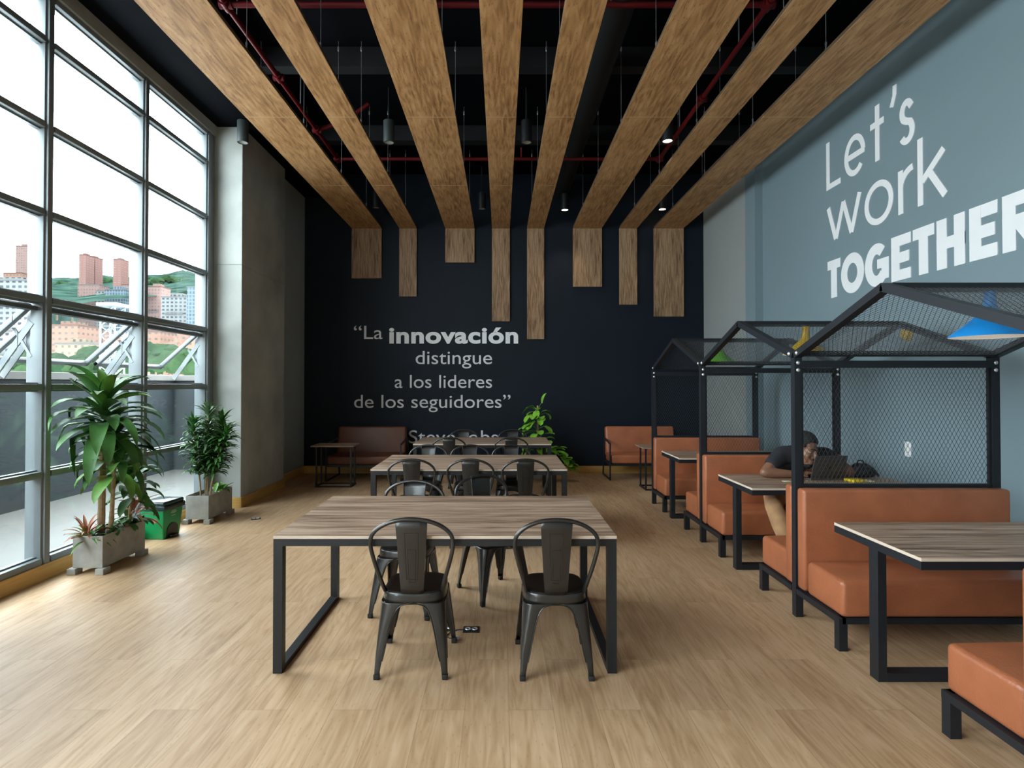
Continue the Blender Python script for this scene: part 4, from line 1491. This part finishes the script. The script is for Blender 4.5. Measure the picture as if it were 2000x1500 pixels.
rosette('bromeliad', (0.06, 0.50, 0.40), 24, 0.27, 0.034, M['leaf_pink'], t, 17, (0.0, 1.2), (0.8, 1.8), 0.25, XM, 0.06)
q = random.Random(5)
bm = bmesh.new()
for i in range(46):
    leaf(bm, (q.uniform(-0.09, 0.12), q.uniform(0.08, 0.52), q.uniform(0.28, 0.36)), q.uniform(-1.4, 1.6), q.uniform(-0.2, 0.9), q.uniform(0.08, 0.14), q.uniform(0.04, 0.065), q.uniform(0.8, 1.8), 6, 0.2, 0.7, XM, 0.6)
obj('ground_cover', bm, M['leaf'], t, ang=70)

t = thing('potted_plant', 'bushy narrow-leaved plant in a concrete planter beside the concrete pillar', 'potted plant', (-3.43, 6.38, 0))
planter(t, 0.26, 0.56)
q = random.Random(12)
for k, (x, y, dx, dy, h) in enumerate(((-0.03, 0.14, -0.10, 0.0, 1.10), (0.0, 0.18, 0.02, 0.02, 1.24), (0.02, 0.24, 0.12, 0.03, 1.12), (-0.02, 0.26, -0.05, 0.06, 1.0), (0.04, 0.20, 0.20, -0.02, 0.98))):
    stem = [(x, y, 0.24), (x + dx * 0.2, y + dy * 0.3, 0.5), (x + dx * 0.6, y + dy, 0.8), (x + dx, y + dy, h)]
    cane(stem, 0.010, t)
    bm = bmesh.new()
    P = spline(stem, 26)
    for i in range(int(len(P) * 0.36), len(P), 1):
        p = P[i]
        u = i / len(P)
        for j in range(3):
            leaf(bm, p, i * 2.399 + j * PI + q.uniform(-0.4, 0.4), q.uniform(0.1, 0.9) if u < 0.93 else q.uniform(0.8, 1.4), q.uniform(0.17, 0.25), q.uniform(0.030, 0.042), q.uniform(0.8, 1.9), 5, 0.2, 0.8, -0.20, 0.5)
    obj('foliage', bm, M['leaf_pale'] if k % 2 else M['leaf'], t, ang=70)
bm = bmesh.new()
for i in range(16):
    leaf(bm, (q.uniform(0.0, 0.09), q.uniform(0.34, 0.5), 0.29), q.uniform(-1, 2.5), q.uniform(0.3, 1.2), q.uniform(0.10, 0.17), 0.05, q.uniform(0.6, 1.5), 6, 0.2, 0.7, -0.1, 0.5)
obj('ground_cover', bm, M['leaf_light'], t, ang=70)

t = thing('potted_plant', 'climbing pothos with bright green leaves behind the rear table, at the dark wall', 'potted plant', (0.62, 9.45, 0))
bm = bmesh.new()
lathe(bm, [(0.001, 0.0), (0.13, 0.0), (0.145, 0.02), (0.175, 0.30), (0.185, 0.305), (0.185, 0.33), (0.165, 0.33), (0.16, 0.28), (0.001, 0.28)], 28)
obj('plant_pot', bm, M['planter'], t, ang=40)
bm = bmesh.new()
lathe(bm, [(0.001, 0.295), (0.158, 0.285)], 20)
obj('soil', bm, M['soil'], t)
bm = bmesh.new()
tube(bm, [(0, 0, 0.28), (0.0, 0, 1.22)], [0.022, 0.016], 10)
obj('moss_pole', bm, M['cane'], t)
q = random.Random(31)
bm = bmesh.new()
bs = bmesh.new()
def heart(p, az, el, L, Wd, dr):
    leaf(bm, p, az, el, L, Wd, dr, 7, 0.14, 0.55, None, 0.55)
for i in range(40):
    z = 0.42 + 0.72 * (i / 40) ** 1.1
    az = -PI / 2 + q.uniform(-1.9, 1.9)
    rr = 0.05 + 0.05 * q.random()
    p0 = (0.012 * math.cos(az), 0.012 * math.sin(az), z)
    p1 = (math.cos(az) * rr * 1.4, math.sin(az) * rr * 1.4, z + 0.05)
    tube(bs, [p0, p1], 0.0035, 5)
    k = 1.25 - 0.75 * (i / 40)
    heart(p1, az, q.uniform(-0.5, 0.5), q.uniform(0.15, 0.22) * (0.7 + 0.4 * k), q.uniform(0.11, 0.145) * (0.7 + 0.35 * k), q.uniform(0.6, 1.6))
for (dx, z, az, el, L) in ((0.075, 1.26, 0.3, 1.4, 0.17), (-0.10, 1.22, PI - 0.1, -0.5, 0.20), (0.08, 1.12, 0.2, 0.2, 0.13)):
    tube(bs, spline([(0, 0, z - 0.12), (dx * 0.6, -0.02, z - 0.02), (dx, -0.03, z)], 4), 0.004, 5)
    heart((dx, -0.03, z), az, el, L * 1.1, 0.11, 0.8)
vine = spline([(0.05, -0.1, 0.36), (0.22, -0.16, 0.52), (0.36, -0.2, 0.40), (0.42, -0.22, 0.28), (0.52, -0.24, 0.16)], 6)
tube(bs, vine, 0.005, 6)
for i, p in enumerate(vine[4:]):
    heart(p, q.uniform(-1.2, 0.7), q.uniform(-0.4, 0.5), q.uniform(0.15, 0.22), q.uniform(0.11, 0.14), q.uniform(0.5, 1.4))
obj('foliage', bm, M['leaf_pothos'], t, ang=70)
obj('vine_stem', bs, M['leaf_light'], t)

# ------------------------------------------------------------------ pedal bin
t = thing('pedal_bin', 'green plastic pedal bin with dark lid between the two planters', 'bin', (-3.515, 5.86, 0), R(-6))
bm = bmesh.new()
vs_ = []
for z, w, d in ((0.0, 0.108, 0.125), (0.30, 0.130, 0.150)):
    vs_.append([bm.verts.new((sx * w, sy * d, z)) for sx, sy in ((-1, -1), (1, -1), (1, 1), (-1, 1))])
for k in range(4):
    bm.faces.new((vs_[0][k], vs_[0][(k + 1) % 4], vs_[1][(k + 1) % 4], vs_[1][k]))
bm.faces.new(list(reversed(vs_[0])))
bm.faces.new(vs_[1])
bmesh.ops.bevel(bm, geom=list(bm.edges), offset=0.012, segments=3, affect='EDGES', profile=0.5)
obj('bin_body', bm, M['bin_green'], t)
bm = bmesh.new()
bx(bm, -0.142, 0.148, -0.162, 0.162, 0.296, 0.345, 0.008, 2)
bx(bm, -0.136, 0.140, -0.156, 0.156, 0.34, 0.385, 0.018, 3)
obj('bin_lid', bm, M['bin_lid'], t)
bm = bmesh.new()
prof = [(-0.082, 0.004), (0.082, 0.004)] + [(0.082 * math.cos(a), 0.075 + 0.075 * math.sin(a)) for a in [PI * i / 14 for i in range(15)]]
fr = [bm.verts.new((0.116 + z * 0.073, y, z)) for y, z in prof]
bk_ = [bm.verts.new((0.090 + z * 0.073, y, z)) for y, z in prof]
bm.faces.new(fr)
for k in range(len(prof)):
    bm.faces.new((fr[k], fr[(k + 1) % len(prof)], bk_[(k + 1) % len(prof)], bk_[k]))
obj('pedal_recess', bm, M['bin_black'], t, smooth=False)
obj('pedal', box(0.10, 0.150, -0.055, 0.055, 0.012, 0.030, bev=0.005), M['bin_black'], t)
bm = bmesh.new()
lp = [(-0.035, 0.19), (-0.015, 0.215), (0.02, 0.215), (0.045, 0.195), (0.02, 0.170), (-0.012, 0.172)]
fv = [bm.verts.new((x + 0.02, -0.1265 - 0.0835 * z + 0.0006 - 0.0012, z)) for x, z in lp]
bv = [bm.verts.new((v.co.x, v.co.y + 0.003, v.co.z)) for v in fv]
bm.faces.new(fv)
for k in range(6):
    bm.faces.new((fv[k], fv[(k + 1) % 6], bv[(k + 1) % 6], bv[k]))
obj('leaf_emblem', bm, M['leaf_pink'], t, smooth=False)
bm = bmesh.new()
for z, w in ((0.275, 0.03), (0.262, 0.045), (0.252, 0.035), (0.225, 0.03)):
    bx(bm, 0.1105 + 0.073 * z, 0.1135 + 0.073 * z, -w, w, z - 0.002, z + 0.002)
obj('printed_mark', bm, M['white_plastic'], t, smooth=False)

# ------------------------------------------------------------------ things on the man's table
TZ0 = 0.752
t = thing('laptop', 'dark grey open laptop in front of the man on the booth table', 'laptop', (2.812, 4.865, TZ0), R(9))
bm = bmesh.new()
bx(bm, -0.155, 0.155, 0, 0.215, 0, 0.014, 0.003)
obj('laptop_base', bm, M['laptop'], t)
bm = bmesh.new()
for r_ in range(5):
    for c_ in range(13):
        bx(bm, -0.135 + c_ * 0.0208, -0.135 + c_ * 0.0208 + 0.0175, 0.03 + r_ * 0.019, 0.046 + r_ * 0.019, 0.0135, 0.0155)
obj('keyboard', bm, M['laptop_key'], t, smooth=False)
lid = obj('screen_lid', box(-0.155, 0.155, -0.004, 0.004, 0, 0.212, bev=0.003), M['laptop'], t, loc=(0, 0.004, 0.012), rot=(R(17), 0, 0))
obj('screen', box(-0.147, 0.147, 0.0036, 0.0046, 0.012, 0.204), M['laptop_key'], lid, smooth=False)
bm = bmesh.new()
for cx, cz, r_ in ((-0.0055, 0.108, 0.0105), (0.0055, 0.108, 0.0105), (0, 0.103, 0.010)):
    lathe(bm, [(0.0001, -0.0006), (r_, -0.0006), (r_, 0.001)], 14, cx, 0)
    for v in bm.verts:
        if not v.tag:
            v.co = Vector((v.co.x, -0.0046 + v.co.z * 0.6, cz + v.co.y))
            v.tag = True
bx(bm, -0.001, 0.006, -0.0050, -0.0040, 0.120, 0.127)
obj('lid_emblem', bm, M['laptop_key'], lid, smooth=False)
t = thing('notebook', 'bright yellow notebook lying beside the laptop', 'notebook', (3.02, 4.80, TZ0), R(10))
obj('notebook_cover', box(-0.065, 0.050, -0.05, 0.06, 0, 0.020, bev=0.004), M['yellow'], t)
obj('notebook_pages', box(-0.060, 0.052, -0.047, 0.057, 0.004, 0.016), M['paper'], t, smooth=False)
t = thing('paper_pad', 'thin pale pad lying beyond the yellow notebook', 'paper pad', (3.12, 4.815, TZ0), R(-8))
bm = bmesh.new()
bx(bm, -0.035, 0.045, -0.04, 0.05, 0, 0.007, 0.001)
obj('pad_sheets', bm, M['paper'], t, smooth=False)
t = thing('paper_slip', 'small cream paper slip on the table under the forearm of the man', 'paper', (2.43, 4.80, TZ0), R(12))
obj('slip_sheet', box(-0.03, 0.03, -0.02, 0.02, 0, 0.003), M['paper'], t, smooth=False)

# ------------------------------------------------------------------ soft bodies from joined masses
def prim(bm, kind, *a):
    if kind == 'cap':                           # tapered limb with round ends
        p, q_, r0, r1 = a
        p, q_ = Vector(p), Vector(q_)
        ball(bm, p, r0, 2)
        ball(bm, q_, r1, 2)
        d = q_ - p
        if d.length > 1e-5:
            mt = Matrix.Translation((p + q_) / 2) @ d.to_track_quat('Z', 'Y').to_matrix().to_4x4()
            bmesh.ops.create_cone(bm, cap_ends=True, segments=20, radius1=r0, radius2=r1, depth=d.length, matrix=mt)
    elif kind == 'ell':
        c, r_, rot = a
        ball(bm, Vector(c), r_, 3, rot)
def body_mesh(name, prims, voxel, m, parent, smooth_it=6):
    bm = bmesh.new()
    for p in prims:
        prim(bm, *p)
    o = obj(name, bm, m, parent)
    bake(o, ('REMESH', {'mode': 'VOXEL', 'voxel_size': voxel}), ('SMOOTH', {'iterations': smooth_it, 'factor': 0.5}))
    o.data.shade_smooth()
    return o
def chain(pts, rs):
    return [('cap', pts[i], pts[i + 1], rs[i], rs[i + 1]) for i in range(len(pts) - 1)]

t = thing('person', 'man in black t-shirt and tan trousers leaning low over a laptop at the booth table', 'person', (0, 0, 0))
HIP = Vector((2.72, 5.42, 0.54))
CHEST = Vector((2.70, 5.20, 0.90))
BELLY = Vector((2.71, 5.37, 0.72))
NECK = Vector((2.705, 5.09, 0.975))
SR, SL = Vector((2.535, 5.11, 0.935)), Vector((2.935, 5.11, 0.935))
ER, EL = Vector((2.335, 4.985, 0.80)), Vector((3.105, 5.00, 0.80))
WR, WL = Vector((2.585, 4.955, 0.787)), Vector((2.915, 4.985, 0.79))
KR, KL = Vector((2.37, 4.90, 0.52)), Vector((2.97, 4.90, 0.53))
AR, AL = Vector((2.50, 4.84, 0.08)), Vector((2.92, 4.84, 0.08))
HC = Vector((2.690, 4.985, 1.000))               # head centre
HM = Matrix.Translation(HC) @ Euler((R(14), R(6), R(27)), 'XYZ').to_matrix().to_4x4() @ Matrix.Scale(1.12, 4)
HR = Euler((R(14), R(6), R(27)), 'XYZ')
def h(*p): return HM @ Vector(p)
def hell(c, r_): return ('ell', h(*c), tuple(x * 1.12 for x in r_), HR)
body = [hell((0, 0.018, 0.045), (0.074, 0.094, 0.088)), hell((0, -0.022, -0.030), (0.062, 0.070, 0.088)), hell((0, -0.058, -0.102), (0.030, 0.028, 0.024)),
        hell((0, -0.066, 0.024), (0.055, 0.022, 0.012)), hell((-0.036, -0.062, -0.028), (0.026, 0.024, 0.022)), hell((0.036, -0.062, -0.028), (0.026, 0.024, 0.022)),
        ('cap', h(0, -0.086, 0.012), h(0, -0.106, -0.032), 0.010, 0.016), hell((-0.013, -0.094, -0.036), (0.011, 0.011, 0.009)), hell((0.013, -0.094, -0.036), (0.011, 0.011, 0.009)),
        hell((0, -0.086, -0.066), (0.028, 0.014, 0.008)), hell((0, -0.083, -0.080), (0.025, 0.014, 0.009)),
        hell((-0.072, 0.016, -0.010), (0.011, 0.018, 0.029)), hell((0.072, 0.016, -0.010), (0.011, 0.018, 0.029)),
        hell((-0.031, -0.070, 0.0125), (0.017, 0.012, 0.007)), hell((0.031, -0.070, 0.0125), (0.017, 0.012, 0.007)),
        hell((-0.031, -0.068, -0.0115), (0.016, 0.011, 0.006)), hell((0.031, -0.068, -0.0115), (0.016, 0.011, 0.006)),
        ('cap', h(0, 0.035, -0.055), NECK + Vector((0, 0.03, -0.01)), 0.060, 0.066)]
body += chain([NECK, CHEST, BELLY, HIP], [0.075, 0.105, 0.11, 0.12])
body += [('cap', SR, SL, 0.062, 0.062)]
def arm(S, E_, W_, sx, curl):
    out = chain([S, S.lerp(E_, 0.45), E_], [0.060, 0.054, 0.044])
    out += chain([E_, E_.lerp(W_, 0.3), W_], [0.043, 0.044, 0.029])
    d = (Vector((2.80 + sx * 0.07, 4.95, 0.79)) - W_)
    d.z = 0
    d.normalize()
    s = Vector((d.y, -d.x, 0)) * -sx            # towards the thumb
    up = Vector((0, 0, 1))
    K = W_ + d * 0.085 + up * 0.006
    for k in range(4):
        o_ = s * (0.030 - 0.020 * k)
        out.append(('cap', W_ + s * (0.014 - 0.010 * k), K + o_, 0.017, 0.0125))
        ln = (0.040, 0.046, 0.042, 0.033)[k]
        a_ = K + o_
        b_ = a_ + d * ln * 0.85 + up * (0.012 - 0.005 * curl)
        c_ = b_ + d * ln * 0.55 - up * 0.016
        e_ = c_ + d * ln * 0.25 - up * 0.016
        out += chain([a_, b_, c_, e_], [0.0105, 0.0095, 0.0085, 0.0075])
    tb = W_ + d * 0.022 + s * 0.020
    out += chain([tb, tb + d * 0.030 + s * 0.026 - up * 0.004, tb + d * 0.062 + s * 0.030 - up * 0.010], [0.015, 0.0115, 0.009])
    return out
body += arm(SR, ER, WR, -1, 0) + arm(SL, EL, WL, 1, 1)
legs = []
for K_, A_, sx in ((KR, AR, -1), (KL, AL, 1)):
    hp = HIP + Vector((sx * 0.09, -0.02, -0.02))
    legs += chain([hp, K_], [0.085, 0.058])
    legs += chain([K_, K_.lerp(A_, 0.35), A_], [0.056, 0.054, 0.036])
body += legs
bo = body_mesh('body', body, 0.0052, M['skin'], t, 3)
hair = [hell((0, 0.022, 0.056), (0.0795, 0.098, 0.090))]
bm = bmesh.new()
ball(bm, Vector((0, 0.020, 0.052)), (0.0795, 0.0985, 0.0925), 4)
kill = [v for v in bm.verts if v.co.z < 0.055 - 0.0 and v.co.y < -0.045 or v.co.z < 0.072 and v.co.y < -0.062 or v.co.z < 0.02 and v.co.y < 0.03 or v.co.z < -0.03]
bmesh.ops.delete(bm, geom=kill, context='VERTS')
for v in bm.verts:
    v.co = HM @ v.co
ho = obj('hair', bm, M['hair'], t, ang=80)
bake(ho, ('SOLIDIFY', {'thickness': 0.008, 'offset': -0.5}))
for sx in (-1, 1):
    bm = bmesh.new()
    ball(bm, h(sx * 0.030, -0.0665, 0.001), 0.0132, 2)
    ey = obj('eye', bm, M['eye'], t)
    bm = bmesh.new()
    ball(bm, h(sx * 0.030 + 0.001, -0.0745, -0.0015), 0.0068, 2)
    obj('iris', bm, M['hair'], ey)
    bm = bmesh.new()
    P = [h(sx * 0.012, -0.092, 0.026), h(sx * 0.030, -0.090, 0.032), h(sx * 0.050, -0.076, 0.026)]
    tube(bm, spline(P, 4), 0.0045, 6)
    obj('eyebrow', bm, M['hair'], t)
bm = bmesh.new()
ball(bm, h(0, -0.0955, -0.066), (0.022, 0.007, 0.0055), 2, HR)
ball(bm, h(0, -0.093, -0.079), (0.020, 0.008, 0.0065), 2, HR)
obj('lips', bm, M['lip'], t)
bm = bmesh.new()
ball(bm, Vector((0, -0.058, -0.102)), (0.0312, 0.0292, 0.0252), 3)
ball(bm, Vector((0, -0.022, -0.030)), (0.0630, 0.0710, 0.0890), 4)
bmesh.ops.delete(bm, geom=[v for v in bm.verts if v.co.z > -0.094 - 0.35 * (v.co.y + 0.06)], context='VERTS')
for v in bm.verts:
    v.co = HM @ v.co
obj('beard', bm, M['hair'], t)
shirt = chain([NECK + Vector((0, 0.05, -0.035)), CHEST, BELLY, HIP], [0.072, 0.118, 0.125, 0.14])
shirt += [('cap', SR, SL, 0.076, 0.076), ('cap', CHEST + Vector((-0.09, 0, 0)), CHEST + Vector((0.09, 0, 0)), 0.112, 0.112), ('cap', BELLY + Vector((-0.06, 0, 0)), BELLY + Vector((0.06, 0, 0)), 0.12, 0.12), ('cap', HIP + Vector((-0.05, 0, 0)), HIP + Vector((0.05, 0, 0)), 0.14, 0.14),
          ('cap', NECK + Vector((-0.05, 0.05, -0.02)), SR, 0.07, 0.07), ('cap', NECK + Vector((0.05, 0.05, -0.02)), SL, 0.07, 0.07)]
for S, E_ in ((SR, ER), (SL, EL)):
    shirt += chain([S, S.lerp(E_, 0.55)], [0.074, 0.066])
body_mesh('tshirt', shirt, 0.009, M['shirt'], t, 5)
tro = []
for K_, A_, sx in ((KR, AR, -1), (KL, AL, 1)):
    hp = HIP + Vector((sx * 0.09, -0.01, -0.03))
    tro += chain([HIP + Vector((sx * 0.04, 0.02, -0.02)), hp, K_], [0.125, 0.105, 0.073])
    tro += chain([K_, K_.lerp(A_, 0.35), A_ + Vector((0, 0, 0.04))], [0.072, 0.072, 0.060])
    tro += [('ell', K_.lerp(A_, 0.12) + Vector((0.0, -0.03, 0)), (0.055, 0.045, 0.03), None), ('ell', K_.lerp(A_, 0.55) + Vector((-0.01, -0.02, 0)), (0.055, 0.05, 0.03), None)]
body_mesh('trousers', tro, 0.010, M['trousers'], t, 4)
for A_, sx in ((AR, -1), (AL, 1)):
    sh = [('cap', A_ + Vector((0, 0.03, -0.035)), A_ + Vector((sx * 0.02, -0.13, -0.045)), 0.042, 0.034), ('cap', A_ + Vector((0, 0.01, 0.0)), A_ + Vector((0, 0.01, -0.03)), 0.045, 0.045)]
    s_o = body_mesh('shoe', sh, 0.010, M['shoe'], t, 3)

t = thing('backpack', 'black backpack slumped on the booth table by the wall, behind the laptop', 'bag', (3.20, 5.02, TZ0))
body_mesh('bag_body', [('ell', (0, 0, 0.052), (0.125, 0.085, 0.055), None), ('ell', (-0.05, -0.03, 0.065), (0.055, 0.05, 0.06), None), ('ell', (0.06, -0.02, 0.045), (0.06, 0.06, 0.045), None),
                       ('ell', (0.0, 0.03, 0.075), (0.06, 0.05, 0.05), None)], 0.008, M['bag'], t, 3)
bm = bmesh.new()
tube(bm, spline([(-0.10, -0.06, 0.03), (-0.06, -0.085, 0.10), (0.0, -0.06, 0.125), (0.06, -0.085, 0.08), (0.12, -0.06, 0.02)], 5), 0.010, 8)
obj('strap', bm, M['bag'], t)
bm = bmesh.new()
tube(bm, spline([(-0.03, 0.0, 0.115), (-0.02, 0.0, 0.145), (0.02, 0.0, 0.145), (0.03, 0.0, 0.115)], 5), 0.006, 8)
obj('grab_loop', bm, M['bag'], t)
